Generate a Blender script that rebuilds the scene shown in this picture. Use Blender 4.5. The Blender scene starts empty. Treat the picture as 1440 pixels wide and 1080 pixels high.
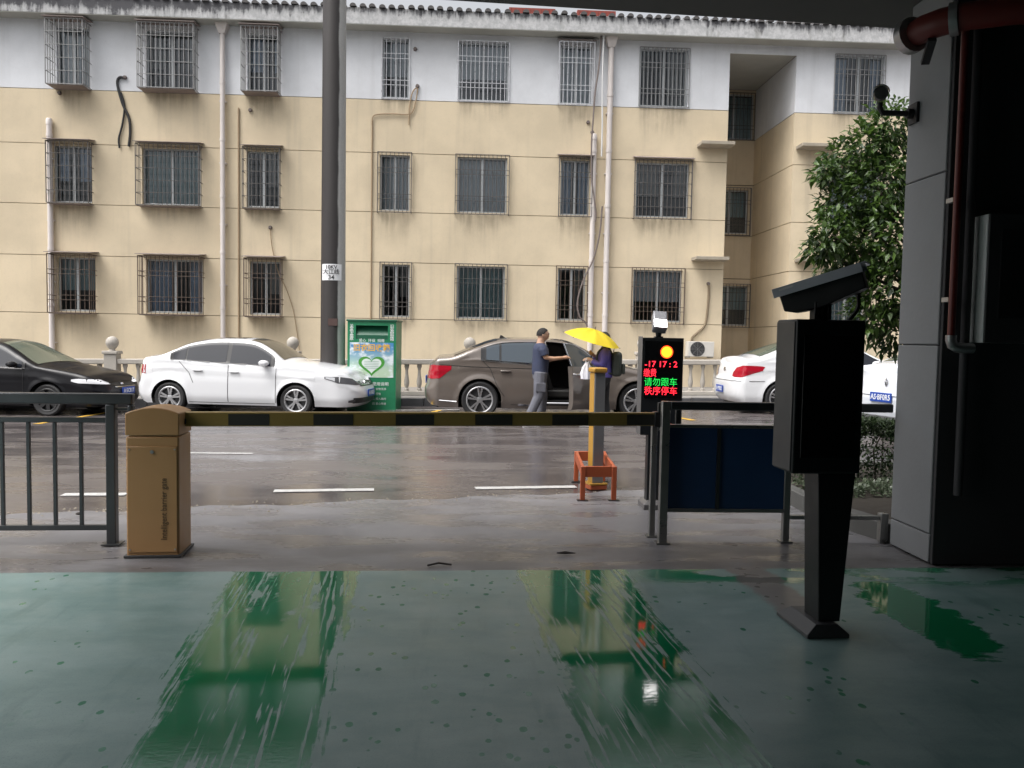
import bpy, bmesh, math, random
from math import sin, cos, pi, radians as R, sqrt, atan2
from mathutils import Vector, Matrix

random.seed(7)
S = bpy.context.scene
COL = S.collection

# ------------------------------------------------------------------ camera
CAMH = 1.50
FPX = 1165.0                                   # focal length in photo pixels (1440 wide)
YAW, PITCH, ROLL = R(2.95), math.atan(65 / FPX), R(1.0)
cam_d = bpy.data.cameras.new('camera')
cam = bpy.data.objects.new('camera', cam_d)
COL.objects.link(cam)
cam_d.sensor_width = 36.0
cam_d.lens = 36.0 * FPX / 1440.0
cam_d.clip_start = 0.05
cam_d.clip_end = 600.0
CM = Matrix.Rotation(-YAW, 4, 'Z') @ Matrix.Rotation(pi / 2 - PITCH, 4, 'X') @ Matrix.Rotation(ROLL, 4, 'Z')
cam.matrix_world = Matrix.Translation((0, 0, CAMH)) @ CM
S.camera = cam
C3 = CM.to_3x3()

def ray(px, py):
    return C3 @ Vector(((px - 720) / FPX, (540 - py) / FPX, -1.0))
def onY(px, py, Y):
    d = ray(px, py); t = Y / d.y
    return Vector((d.x * t, Y, CAMH + d.z * t))
def onZ(px, py, z=0.0):
    d = ray(px, py); t = (z - CAMH) / d.z
    return Vector((d.x * t, d.y * t, z))

# ------------------------------------------------------------------ world, sun, exposure
W = bpy.data.worlds.new('World'); S.world = W; W.use_nodes = True
wn = W.node_tree.nodes; wl = W.node_tree.links
wn.clear()
sky = wn.new('ShaderNodeTexSky'); sky.sky_type = 'NISHITA'; sky.sun_disc = False
SUN_EL, SUN_AZ = R(60), R(243)                  # azimuth clockwise from +Y
sky.sun_elevation = SUN_EL; sky.sun_rotation = SUN_AZ
sky.air_density = 1.0; sky.dust_density = 9.0; sky.ozone_density = 1.0
hs = wn.new('ShaderNodeHueSaturation'); hs.inputs['Saturation'].default_value = 0.2
bg = wn.new('ShaderNodeBackground'); bg.inputs['Strength'].default_value = 0.15
wo = wn.new('ShaderNodeOutputWorld')
wl.new(sky.outputs[0], hs.inputs['Color']); wl.new(hs.outputs[0], bg.inputs['Color']); wl.new(bg.outputs[0], wo.inputs['Surface'])
sd = bpy.data.lights.new('sun', 'SUN'); sd.energy = 0.6; sd.angle = R(45); sd.color = (1.0, 0.97, 0.93)
sun = bpy.data.objects.new('sun', sd); COL.objects.link(sun)
sv = Vector((sin(SUN_AZ) * cos(SUN_EL), cos(SUN_AZ) * cos(SUN_EL), sin(SUN_EL)))
sun.rotation_euler = sv.to_track_quat('Z', 'Y').to_euler()
sun.location = sv * 50
S.view_settings.view_transform = 'Standard'
S.view_settings.look = 'None'
S.view_settings.gamma = 1.0
S.view_settings.use_curve_mapping = False
S.view_settings.exposure = 0.85

# ------------------------------------------------------------------ object helpers
class MB:
    """collects faces; build() links them as ONE mesh object"""
    def __init__(s): s.v = []; s.f = []; s.m = []
    def add(s, vs, fs, m=0):
        o = len(s.v); s.v += [tuple(p) for p in vs]
        for f in fs: s.f.append(tuple(i + o for i in f)); s.m.append(m)
        return s
    def box(s, x0, x1, y0, y1, z0, z1, m=0, M=None):
        vs = [Vector((x, y, z)) for z in (z0, z1) for y in (y0, y1) for x in (x0, x1)]
        if M is not None: vs = [M @ p for p in vs]
        return s.add(vs, [(0, 2, 3, 1), (4, 5, 7, 6), (0, 1, 5, 4), (2, 6, 7, 3), (0, 4, 6, 2), (1, 3, 7, 5)], m)
    def bar(s, a, b, w, h, m=0):
        a = Vector(a); b = Vector(b); d = b - a; L = d.length
        q = d.to_track_quat('X', 'Z').to_matrix().to_4x4()
        return s.box(0, L, -w / 2, w / 2, -h / 2, h / 2, m, Matrix.Translation(a) @ q)
    def cyl(s, a, b, r0, r1=None, n=12, m=0, cap=True):
        r1 = r0 if r1 is None else r1
        a = Vector(a); b = Vector(b)
        q = (b - a).to_track_quat('Z', 'Y').to_matrix()
        vs = []
        for c, r in ((a, r0), (b, r1)):
            for k in range(n):
                t = 2 * pi * k / n
                vs.append(c + q @ Vector((r * cos(t), r * sin(t), 0)))
        fs = [(k, (k + 1) % n, n + (k + 1) % n, n + k) for k in range(n)]
        if cap: fs += [tuple(range(n - 1, -1, -1)), tuple(range(n, 2 * n))]
        return s.add(vs, fs, m)
    def tube(s, pts, r, n=8, m=0):
        pts = [Vector(p) for p in pts]; vs = []; fs = []
        for i, p in enumerate(pts):
            t = (pts[min(i + 1, len(pts) - 1)] - pts[max(i - 1, 0)]).normalized()
            u = t.orthogonal().normalized() if i == 0 else (u - t * u.dot(t)).normalized()
            w = t.cross(u); rr = r[i] if isinstance(r, (list, tuple)) else r
            for k in range(n):
                a = 2 * pi * k / n; vs.append(p + (u * cos(a) + w * sin(a)) * rr)
        for i in range(len(pts) - 1):
            for k in range(n):
                fs.append((i * n + k, i * n + (k + 1) % n, (i + 1) * n + (k + 1) % n, (i + 1) * n + k))
        fs += [tuple(range(n - 1, -1, -1)), tuple(range((len(pts) - 1) * n, len(pts) * n))]
        return s.add(vs, fs, m)
    def lathe(s, prof, n=16, m=0, M=None, cap=True):
        vs = []; fs = []
        for r, z in prof:
            for k in range(n):
                a = 2 * pi * k / n; p = Vector((r * cos(a), r * sin(a), z)); vs.append(M @ p if M is not None else p)
        for i in range(len(prof) - 1):
            for k in range(n):
                fs.append((i * n + k, i * n + (k + 1) % n, (i + 1) * n + (k + 1) % n, (i + 1) * n + k))
        if cap: fs += [tuple(range(n - 1, -1, -1)), tuple(range((len(prof) - 1) * n, len(prof) * n))]
        return s.add(vs, fs, m)
    def prism(s, poly, d, m=0, M=None):
        """poly of (a,b) extruded along the third axis from 0 to d: (a, 0..d, b)"""
        n = len(poly)
        vs = [Vector((a, 0, b)) for a, b in poly] + [Vector((a, d, b)) for a, b in poly]
        if M is not None: vs = [M @ p for p in vs]
        return s.add(vs, [tuple(range(n)), tuple(range(2 * n - 1, n - 1, -1))] + [(k, n + k, n + (k + 1) % n, (k + 1) % n) for k in range(n)], m)
    def quad(s, a, b, c, d, m=0): return s.add([a, b, c, d], [(0, 1, 2, 3)], m)
    def grid(s, rows, m=0, flip=False):
        n = len(rows[0]); vs = [p for r in rows for p in r]; fs = []
        for i in range(len(rows) - 1):
            for j in range(n - 1):
                f = (i * n + j, i * n + j + 1, (i + 1) * n + j + 1, (i + 1) * n + j)
                fs.append(f[::-1] if flip else f)
        return s.add(vs, fs, m)
    def build(s, name, mats, parent=None, bev=0.0, ang=38, seg=2, smooth=True, fix=False):
        me = bpy.data.meshes.new(name)
        me.from_pydata(s.v, [], s.f)
        if not isinstance(mats, (list, tuple)): mats = [mats]
        for m in mats: me.materials.append(m)
        if len(mats) > 1: me.polygons.foreach_set('material_index', s.m)
        if fix:
            b = bmesh.new(); b.from_mesh(me); bmesh.ops.remove_doubles(b, verts=b.verts, dist=1e-5)
            bmesh.ops.recalc_face_normals(b, faces=b.faces); b.to_mesh(me); b.free()
        me.update()
        if smooth:
            me.shade_smooth()
            me.set_sharp_from_angle(angle=R(ang))
        return link(name, me, parent, bev, seg)

def link(name, me, parent=None, bev=0.0, seg=2):
    o = bpy.data.objects.new(name, me); COL.objects.link(o)
    if parent is not None: o.parent = parent
    if bev:
        b = o.modifiers.new('bevel', 'BEVEL'); b.width = bev; b.segments = seg; b.limit_method = 'ANGLE'; b.angle_limit = R(40)
    return o
def tag(o, label, cat, group=None):
    o['label'] = label; o['category'] = cat
    if group: o['group'] = group
    return o
def thing(name, label, cat, loc=(0, 0, 0), rz=0.0, group=None):
    o = bpy.data.objects.new(name, None); COL.objects.link(o)
    o.location = loc; o.rotation_euler = (0, 0, rz); o.empty_display_size = 0.2
    return tag(o, label, cat, group)
def struct(o, kind='structure'):
    o['kind'] = kind; return o
def text(name, body, size, mat, parent, loc, rot=(pi / 2, 0, 0), align='CENTER', ext=0.001, sx=1.0, bold=0.0, sp=1.0):
    c = bpy.data.curves.new(name, 'FONT'); c.body = body; c.size = size; c.extrude = ext; c.offset = bold
    c.align_x = align; c.align_y = 'CENTER'; c.space_line = sp; c.resolution_u = 2
    c.materials.append(mat)
    tmp = bpy.data.objects.new(name, c)
    me = bpy.data.meshes.new_from_object(tmp); me.name = name
    bpy.data.objects.remove(tmp)
    if not me.materials: me.materials.append(mat)
    o = bpy.data.objects.new(name, me); COL.objects.link(o); o.parent = parent
    o.location = loc; o.rotation_euler = rot; o.scale = (sx, 1, 1)
    return o
def lerp(a, b, t): return a + (b - a) * t
def clamp(t, a=0.0, b=1.0): return max(a, min(b, t))
def sm(t): t = clamp(t); return t * t * (3 - 2 * t)
def interp(tab, x):
    if x <= tab[0][0]: return tab[0][1]
    for (a, b), (c, d) in zip(tab, tab[1:]):
        if x <= c: return b + (d - b) * (x - a) / (c - a) if c > a else d
    return tab[-1][1]
def catmull(pts, n):
    out = []
    P = [pts[0]] + list(pts) + [pts[-1]]
    for i in range(1, len(P) - 2):
        p0, p1, p2, p3 = [Vector(q) for q in P[i - 1:i + 3]]
        for k in range(n):
            t = k / n
            out.append(0.5 * ((2 * p1) + (p2 - p0) * t + (2 * p0 - 5 * p1 + 4 * p2 - p3) * t * t + (3 * p1 - p0 - 3 * p2 + p3) * t ** 3))
    out.append(Vector(pts[-1])); return out
def smooth_tab(tab, n=8):
    return [(p.x, p.y) for p in catmull([(a, b, 0) for a, b in tab], n)]

# ------------------------------------------------------------------ materials
class G:
    """tiny node-graph writer"""
    def __init__(s, name):
        s.mat = bpy.data.materials.new(name); s.mat.use_nodes = True
        s.t = s.mat.node_tree; s.t.nodes.clear()
        s.out = s.t.nodes.new('ShaderNodeOutputMaterial')
        s.b = s.t.nodes.new('ShaderNodeBsdfPrincipled'); s.t.links.new(s.b.outputs[0], s.out.inputs[0])
    def n(s, k): return s.t.nodes.new('ShaderNode' + k)
    def set(s, sock, v):
        if hasattr(v, 'is_output'): s.t.links.new(v, sock)
        elif isinstance(v, (tuple, list)): sock.default_value = (*v, 1.0) if len(v) == 3 and sock.type == 'RGBA' else v
        else: sock.default_value = v
    def co(s, kind='Object'): return s.n('TexCoord').outputs[kind]
    def pos(s): return s.n('NewGeometry').outputs['Position']
    def island(s): return s.n('NewGeometry').outputs['Random Per Island']
    def map(s, v, scale=(1, 1, 1), rot=(0, 0, 0), loc=(0, 0, 0)):
        m = s.n('Mapping'); s.set(m.inputs[0], v); m.inputs['Scale'].default_value = scale
        m.inputs['Rotation'].default_value = rot; m.inputs['Location'].default_value = loc; return m.outputs[0]
    def noise(s, v, scale=5, det=4, rough=0.55, dist=0.0):
        m = s.n('TexNoise'); s.set(m.inputs['Vector'], v); m.inputs['Scale'].default_value = scale
        m.inputs['Detail'].default_value = det; m.inputs['Roughness'].default_value = rough; m.inputs['Distortion'].default_value = dist
        return m.outputs[0]
    def vor(s, v, scale=5, feat='F1'):
        m = s.n('TexVoronoi'); m.feature = feat; s.set(m.inputs['Vector'], v); m.inputs['Scale'].default_value = scale; return m.outputs[0]
    def math(s, op, a, b=0.0, c=0.0):
        m = s.n('Math'); m.operation = op; s.set(m.inputs[0], a); s.set(m.inputs[1], b); s.set(m.inputs[2], c); return m.outputs[0]
    def mul(s, a, b): return s.math('MULTIPLY', a, b)
    def addn(s, a, b): return s.math('ADD', a, b)
    def sub(s, a, b): return s.math('SUBTRACT', a, b)
    def step(s, v, lo, hi, a=0.0, b=1.0):
        m = s.n('MapRange'); m.interpolation_type = 'SMOOTHSTEP'; s.set(m.inputs[0], v)
        for k, x in ((1, lo), (2, hi), (3, a), (4, b)): s.set(m.inputs[k], x)
        return m.outputs[0]
    def mix(s, f, a, b):
        m = s.n('Mix'); m.data_type = 'RGBA'; s.set(m.inputs[0], f); s.set(m.inputs[6], a); s.set(m.inputs[7], b); return m.outputs[2]
    def xyz(s, v):
        m = s.n('SeparateXYZ'); s.set(m.inputs[0], v); return m.outputs
    def bump(s, h, strength=0.3, dist=0.01):
        m = s.n('Bump'); s.set(m.inputs['Height'], h); m.inputs['Strength'].default_value = strength; m.inputs['Distance'].default_value = dist
        s.t.links.new(m.outputs[0], s.b.inputs['Normal'])
    def p(s, **k):
        names = dict(col='Base Color', rough='Roughness', metal='Metallic', spec='Specular IOR Level', coat='Coat Weight', coatr='Coat Roughness',
                     em='Emission Color', ems='Emission Strength', trans='Transmission Weight', ior='IOR', alpha='Alpha', sss='Subsurface Weight', sheen='Sheen Weight')
        for a, v in k.items(): s.set(s.b.inputs[names[a]], v)
        return s.mat
MAT = {}
def simple(name, col, rough=0.5, metal=0.0, var=0.12, scale=6.0, bump=0.0, bscale=60, **k):
    if name in MAT: return MAT[name]
    g = G(name); o = g.co()
    n = g.noise(o, scale, 5)
    lo = tuple(c * (1 - var) for c in col); hi = tuple(min(1, c * (1 + var)) for c in col)
    g.p(col=g.mix(n, lo, hi), rough=g.step(n, 0.2, 0.8, rough * 0.85, min(1, rough * 1.15)), metal=metal, **k)
    if bump: g.bump(g.noise(o, bscale, 4), bump, 0.004)
    MAT[name] = g.mat; return g.mat
def paint(name, col, metal=0.0, rough=0.35, coat=1.0):
    g = G(name); o = g.co()
    n = g.noise(o, 2.2, 6)
    drops = g.vor(o, 55)
    g.p(col=g.mix(n, tuple(c * 0.93 for c in col), col), rough=rough, metal=metal, coat=coat, coatr=0.04)
    g.bump(g.step(drops, 0.0, 0.22, 1.0, 0.0), 0.12, 0.002)
    return g.mat
def emis(name, col, st):
    g = G(name); g.p(col=(0.02, 0.02, 0.02), em=col, ems=st, rough=0.5); return g.mat

# ================================================================== MATERIALS
def facade_paint(name, col, dark, dirt=0.35):
    g = G(name); p = g.pos()
    big = g.noise(p, 0.7, 7, 0.62)
    streak = g.noise(g.map(p, (3.2, 3.2, 0.16)), 1.0, 6, 0.6)
    fine = g.noise(p, 24, 4)
    d = g.mul(g.step(streak, 0.5, 0.8), dirt)
    c = g.mix(g.step(big, 0.3, 0.7), tuple(x * 0.87 for x in col), tuple(x * 1.03 for x in col))
    c = g.mix(d, c, dark)
    c = g.mix(g.mul(g.step(fine, 0.55, 0.75), 0.12), c, dark)
    g.p(col=c, rough=0.75, spec=0.3); g.bump(fine, 0.12, 0.004)
    return g.mat
M_cream = facade_paint('cream_wall_paint', (0.67, 0.565, 0.405), (0.34, 0.295, 0.23))
M_cream2 = facade_paint('darker_cream_recess', (0.56, 0.46, 0.325), (0.28, 0.23, 0.175))  # darker cream for the back wall of the recess
M_white = facade_paint('white_wall_paint', (0.70, 0.715, 0.745), (0.46, 0.465, 0.475))
M_groove = simple('groove_render', (0.29, 0.23, 0.155), 0.9)

def cornice_mat():
    g = G('mouldy_cornice_render'); p = g.pos(); z = g.xyz(p)[2]
    n1 = g.noise(g.map(p, (2.4, 1, 0.8)), 1.6, 8, 0.65)
    n2 = g.noise(p, 9, 8, 0.7)
    n3 = g.noise(g.map(p, (9, 9, 0.7)), 1.0, 5, 0.7)
    x = g.xyz(p)[0]
    h = g.step(z, 9.58, 9.98)
    wet = g.step(x, -3.0, -9.0)                       # mould is heavier towards the left end of the eave
    t = g.addn(g.mul(h, 0.42), g.addn(g.mul(n1, 0.85), g.addn(g.mul(n2, 0.6), g.addn(g.mul(n3, 0.75), g.mul(wet, 0.28)))))
    k = g.step(t, 1.30, 1.62)
    c = g.mix(g.step(n2, 0.35, 0.65), (0.40, 0.405, 0.41), (0.56, 0.56, 0.565))
    c = g.mix(g.step(n1, 0.55, 0.7), c, (0.34, 0.34, 0.33))
    c = g.mix(k, c, (0.075, 0.075, 0.082))
    g.p(col=c, rough=0.85); g.bump(n2, 0.4, 0.02)
    return g.mat
M_cornice = cornice_mat()
M_soffit = simple('soffit_render', (0.36, 0.36, 0.33), 0.85, var=0.2, scale=2)
M_tile = simple('weathered_roof_tile', (0.09, 0.085, 0.085), 0.8, var=0.5, scale=9, bump=0.3)
M_red_tile = simple('red_roof_metal', (0.26, 0.05, 0.035), 0.6, var=0.25)
M_cage_dark = simple('weathered_iron', (0.12, 0.11, 0.105), 0.6, metal=0.2, var=0.3)
M_cage_brown = simple('rusty_iron', (0.115, 0.083, 0.066), 0.75, metal=0.1, var=0.4, scale=14)
M_cage_grey = simple('grey_zinc_bars', (0.27, 0.27, 0.27), 0.5, metal=0.3, var=0.2)
M_cage_silver = simple('stainless_bars', (0.62, 0.62, 0.64), 0.3, metal=0.6, var=0.08)
M_alu = simple('window_aluminium', (0.42, 0.44, 0.45), 0.4, metal=0.4, var=0.1)
M_cover = simple('grille_cover_sheet', (0.22, 0.18, 0.165), 0.7, var=0.35, scale=5)
M_pvc = simple('pale_pvc_pipe', (0.64, 0.59, 0.565), 0.5, var=0.12, scale=3)
M_conduit = simple('tan_conduit', (0.33, 0.24, 0.15), 0.7)
M_black = simple('black_rubber', (0.018, 0.018, 0.02), 0.6)
M_ledge = simple('stained_concrete_ledge', (0.34, 0.30, 0.24), 0.85, var=0.4, scale=4, bump=0.3)
def glass_mat():
    g = G('window_glass')
    gl = g.n('BsdfGlossy'); gl.inputs['Roughness'].default_value = 0.03; gl.inputs['Color'].default_value = (0.9, 0.95, 1, 1)
    tr = g.n('BsdfTransparent'); tr.inputs['Color'].default_value = (0.80, 0.85, 0.87, 1)
    fr = g.n('Fresnel'); fr.inputs['IOR'].default_value = 1.52
    k = g.addn(g.mul(fr.outputs[0], 1.0), 0.03)
    mx = g.n('MixShader'); g.set(mx.inputs[0], k)
    g.t.links.new(tr.outputs[0], mx.inputs[1]); g.t.links.new(gl.outputs[0], mx.inputs[2]); g.t.links.new(mx.outputs[0], g.out.inputs[0])
    g.t.nodes.remove(g.b); return g.mat
M_glass = glass_mat()
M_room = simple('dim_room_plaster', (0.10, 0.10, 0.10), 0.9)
CURT = [simple('pale_curtain', (0.55, 0.56, 0.58), 0.9), simple('blue_curtain', (0.30, 0.36, 0.46), 0.9),
        simple('green_grey_curtain', (0.28, 0.36, 0.37), 0.9), simple('dark_curtain', (0.22, 0.21, 0.20), 0.9)]

# ================================================================== GROUND
def gz(x, y):
    """the road climbs a little to the right"""
    return clamp(0.018 * (x - 1.5), -0.5, 0.5) * sm((y - 8.6) / 4.0)
def sheet(name, x0, x1, y0, y1, dz, mat, nx=2, ny=2, f=gz):
    b = MB(); b.grid([[(lerp(x0, x1, i / nx), lerp(y0, y1, j / ny), f(lerp(x0, x1, i / nx), lerp(y0, y1, j / ny)) + dz) for i in range(nx + 1)] for j in range(ny + 1)])
    return struct(b.build(name, mat))

def asphalt_mat():
    g = G('wet_asphalt'); p = g.pos(); s = g.xyz(p)
    agg = g.noise(p, 90, 3, 0.7)
    big = g.noise(g.map(p, (0.25, 0.9, 1)), 1.0, 5, 0.6)
    patch = g.noise(g.map(p, (0.5, 1.3, 1)), 1.3, 6, 0.62, 0.4)
    wetn = g.addn(g.mul(patch, 0.65), g.mul(big, 0.5))
    wet = g.step(wetn, 0.38, 0.74)
    c = g.mix(wet, (0.115, 0.102, 0.10), (0.06, 0.052, 0.053))
    c = g.mix(g.mul(g.step(agg, 0.5, 0.7), 0.35), c, (0.15, 0.14, 0.135))
    g.p(col=c, rough=g.step(wet, 0.0, 1.0, 0.38, 0.15), spec=0.5)
    g.bump(g.addn(g.mul(agg, g.step(wet, 0.0, 1.0, 0.9, 0.25)), g.mul(g.noise(p, 7, 3), 0.15)), 0.14, 0.006)
    return g.mat
M_asphalt = asphalt_mat()
def apron_mat():
    g = G('damp_concrete'); p = g.pos(); s = g.xyz(p)
    a = g.noise(p, 1.1, 6, 0.6); b = g.noise(p, 45, 4, 0.7); e = g.noise(g.map(p, (0.7, 2.2, 1)), 1.4, 5, 0.6, 0.3)
    wet = g.step(e, 0.42, 0.62)
    c = g.mix(g.step(a, 0.3, 0.7), (0.15, 0.147, 0.157), (0.225, 0.22, 0.23))
    c = g.mix(g.mul(wet, 0.5), c, (0.12, 0.115, 0.122))
    c = g.mix(g.mul(g.step(g.noise(p, 3.1, 8, 0.7), 0.62, 0.75), 0.6), c, (0.16, 0.115, 0.085))
    damp = g.mul(g.mul(g.step(s[1], 6.35, 5.6), g.step(g.noise(g.map(p, (0.9, 2.0, 1)), 1.6, 6, 0.6), 0.36, 0.6)), 0.55)
    c = g.mix(damp, c, (0.085, 0.078, 0.075))
    c = g.mix(g.mul(g.step(b, 0.55, 0.75), 0.35), c, (0.10, 0.09, 0.085))
    g.p(col=c, rough=g.step(wet, 0, 1, 0.44, 0.24), spec=0.5); g.bump(g.addn(b, g.mul(a, 0.6)), 0.15, 0.005)
    return g.mat
M_apron = apron_mat()

def floor_mat():
    g = G('green_painted_floor'); p = g.pos(); s = g.xyz(p); x, y = s[0], s[1]
    warp = g.mul(g.sub(g.noise(g.map(p, (3, 1.1, 1)), 2.0, 6, 0.65), 0.5), 0.16)
    ragg = g.mul(g.sub(g.noise(p, 16, 4, 0.7), 0.5), 0.06)
    xw = g.addn(x, g.addn(warp, ragg))
    def strip(a0, b0, a1, b1, soft=0.03):
        l = g.sub(xw, g.addn(g.mul(y, b0), a0)); r = g.sub(g.addn(g.mul(y, b1), a1), xw)
        return g.mul(g.step(l, -soft, soft), g.step(r, -soft, soft))
    # two wheel tracks left by cars coming in from the rain
    cx = g.n('CombineXYZ'); g.set(cx.inputs[0], g.addn(x, g.mul(y, 0.095))); g.set(cx.inputs[1], g.mul(y, 0.05))
    comb = g.mul(g.sub(g.noise(cx.outputs[0], 17, 5, 0.65), 0.5), g.step(y, 5.3, 3.6, 0.06, 0.40))
    xw0 = xw; xw = g.addn(xw, comb)
    t1 = strip(-0.80, -0.125, -0.36, -0.062, 0.025)
    t2 = strip(0.60, -0.052, 1.08, -0.010, 0.025)
    xw = xw0; far = g.step(y, 1.2, 2.2)
    tracks = g.mul(g.math('MAXIMUM', t1, t2), far)
    # dry rubbed lines inside the tracks, drawn out along the way the wheels roll
    st = g.noise(g.map(g.n('CombineXYZ').outputs[0], (1, 1, 1)), 1, 1)
    cx = g.n('CombineXYZ'); g.set(cx.inputs[0], g.addn(x, g.mul(y, 0.095))); g.set(cx.inputs[1], g.mul(y, 0.05)); 
    lines = g.noise(cx.outputs[0], 48, 2, 0.5)
    wide = g.noise(cx.outputs[0], 7, 2, 0.5)
    pool = g.noise(g.map(p, (1.6, 0.7, 1)), 1.3, 4, 0.5)
    rub = g.mul(g.step(lines, 0.54, 0.60), g.step(wide, 0.44, 0.54))
    blot = g.step(g.addn(g.noise(g.map(p, (1.5, 0.8, 1)), 2.6, 7, 0.68), g.mul(g.noise(cx.outputs[0], 9, 3, 0.5), 0.35)), 0.50, 0.585)
    tracks = g.mul(g.mul(tracks, g.addn(0.25, g.mul(blot, 0.75))), g.sub(1.0, g.mul(rub, 0.85)))
    # right puddle near the column and scattered drips
    blob = g.math('SQRT', g.addn(g.math('POWER', g.mul(g.sub(xw, g.addn(2.52, g.mul(g.sub(y, 4.4), 0.02))), 3.6), 2.0), g.math('POWER', g.mul(g.sub(y, 4.42), 1.15), 2.0)))
    blob = g.step(g.addn(blob, g.mul(g.noise(g.map(p, (1.5, 4, 1)), 2.4, 4), 0.9)), 1.28, 1.16)
    edge = g.mul(g.mul(g.step(y, 4.85, 5.12), g.step(g.noise(g.map(p, (1, 2, 1)), 1.9, 4), 0.44, 0.56)), g.step(x, 0.9, 1.4))
    dv = g.vor(g.map(p, (1, 0.7, 1)), 13.0)
    dm = g.step(g.addn(g.noise(p, 2.2, 3), g.mul(g.step(g.math('ABSOLUTE', x), 0.9, 0.2), 0.16)), 0.50, 0.60)
    drip = g.mul(g.step(g.addn(dv, g.mul(g.noise(p, 26, 4), 0.22)), 0.33, 0.27), dm)
    wet = g.math('MAXIMUM', g.math('MAXIMUM', tracks, blob), g.math('MAXIMUM', g.mul(edge, 0.9), g.mul(drip, 0.75)))
    # film of dust and damp on the rest
    haze = g.noise(g.map(p, (0.8, 1.6, 1)), 2.2, 7, 0.65)
    fine = g.noise(p, 130, 3, 0.7)
    dry = g.mix(g.step(haze, 0.3, 0.72), (0.15, 0.245, 0.238), (0.235, 0.33, 0.325))
    scuff = g.noise(g.map(p, (2.2, 0.35, 1), (0, 0, 0.12)), 2.6, 8, 0.7)
    dry = g.mix(g.mul(g.step(scuff, 0.52, 0.72), 0.45), dry, (0.07, 0.15, 0.14))
    dry = g.mix(g.mul(g.step(g.noise(p, 11, 6, 0.7), 0.55, 0.72), 0.4), dry, (0.23, 0.33, 0.32))
    dry = g.mix(g.mul(g.step(fine, 0.52, 0.7), 0.4), dry, (0.05, 0.11, 0.10))
    wetc = g.mix(g.step(pool, 0.3, 0.7), (0.005, 0.15, 0.058), (0.016, 0.20, 0.09))
    c = g.mix(wet, dry, wetc)
    # bare concrete wedge where the paint has worn through
    w1 = g.sub(x, g.addn(1.70, g.mul(g.sub(5.15, y), 0.05))); w2 = g.sub(g.addn(1.98, g.mul(g.sub(5.15, y), 0.02)), x)
    jag = g.mul(g.sub(g.noise(p, 5, 6, 0.7), 0.5), 0.22)
    wedge = g.mul(g.mul(g.step(g.addn(w1, jag), -0.02, 0.03), g.step(g.addn(w2, jag), -0.02, 0.03)), g.step(y, 4.15, 4.4))
    c = g.mix(g.mul(wedge, 0.9), c, (0.17, 0.15, 0.145))
    film = g.mul(g.step(g.noise(g.map(p, (1.2, 2.0, 1)), 3.0, 5), 0.35, 0.65), 0.1)
    rough = g.addn(g.step(wet, 0.0, 1.0, 0.30, 0.045), g.mul(g.sub(1.0, wet), film))
    g.p(col=c, rough=rough, spec=g.step(wet, 0.0, 1.0, 0.45, 0.45))
    ripple = g.noise(g.map(p, (1, 2.0, 1)), 26, 3, 0.6)
    near = g.step(y, 4.2, 3.1)
    g.bump(g.addn(g.mul(fine, g.step(wet, 0, 1, 0.5, 0.03)), g.addn(g.mul(g.mul(ripple, 0.4), g.mul(wet, near)), g.mul(g.noise(p, 3, 3), 0.5))), 0.10, 0.006)
    return g.mat
M_floor = floor_mat()

sheet('ground', -70, 70, -40, 70, -0.30, simple('earth_base', (0.12, 0.11, 0.10), 0.9), f=lambda x, y: -0.25 * sm((y - 12) / 8))
sheet('road', -60, 60, 4.0, 19.2, 0.0, M_asphalt, 60, 38)
# concrete apron between the garage floor and the road: its far edge runs askew
def apron_edge(x): return 7.70 + 0.2395 * (x - 0.0) + 0.05 * sin(x * 5.1) + 0.03 * sin(x * 13.7 + 1)
b = MB()
xs = [-14 + i * 0.12 for i in range(234)]
b.grid([[(x, lerp(4.9, clamp(apron_edge(x), 5.3, 9.2), j / 8), 0.004) for x in xs] for j in range(9)])
b.add([(x, clamp(apron_edge(x), 5.3, 9.2), 0.004) for x in xs] + [(x, clamp(apron_edge(x), 5.3, 9.2) + 0.02, -0.004) for x in xs],
      [(i, i + 1, len(xs) + i + 1, len(xs) + i) for i in range(len(xs) - 1)])
struct(b.build('forecourt_pavement', M_apron))
b = MB(); b.box(-14, 14, -16, 0, -0.05, 0.0); 
def green_edge(x): return 5.235 + 0.030 * x + 0.006 * sin(x * 7) 
b = MB(); xs = [-14 + i * 0.2 for i in range(141)]
b.grid([[(x, lerp(-16, green_edge(x), (j / 6)), 0.008) for x in xs] for j in range(7)])
struct(b.build('garage_floor', M_floor))

M_line = simple('worn_white_line', (0.46, 0.46, 0.45), 0.5, var=0.4, scale=18)
M_yline = simple('worn_yellow_line', (0.55, 0.33, 0.04), 0.55, var=0.3, scale=18)
def line(name, a, b_, w, mat, label_kind='structure', n=10):
    a = Vector(a); b_ = Vector(b_); d = (b_ - a).normalized(); s = Vector((-d.y, d.x)) * w / 2
    m = MB(); rows = [[], []]
    for i in range(n + 1):
        c = a.lerp(b_, i / n); jit = random.uniform(-0.006, 0.006)
        for k, sg in ((0, -1), (1, 1)):
            q = c + s * (sg + jit / w); rows[k].append((q.x, q.y, gz(q.x, q.y) + 0.006))
    m.grid(rows); return struct(m.build(name, mat))
P2 = lambda px, py: onZ(px, py, 0).to_2d()
line('lane_marking', P2(88, 696), P2(178, 695.5), 0.13, M_line)
line('lane_marking', P2(385, 691), P2(526, 689), 0.13, M_line)
line('lane_marking', P2(668, 687), P2(810, 685), 0.13, M_line)
line('lane_marking', (-3.75, 10.75), (-2.75, 10.7), 0.11, M_line)
line('lane_marking', (-9.5, 10.9), (-6.9, 10.8), 0.11, M_line)
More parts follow.
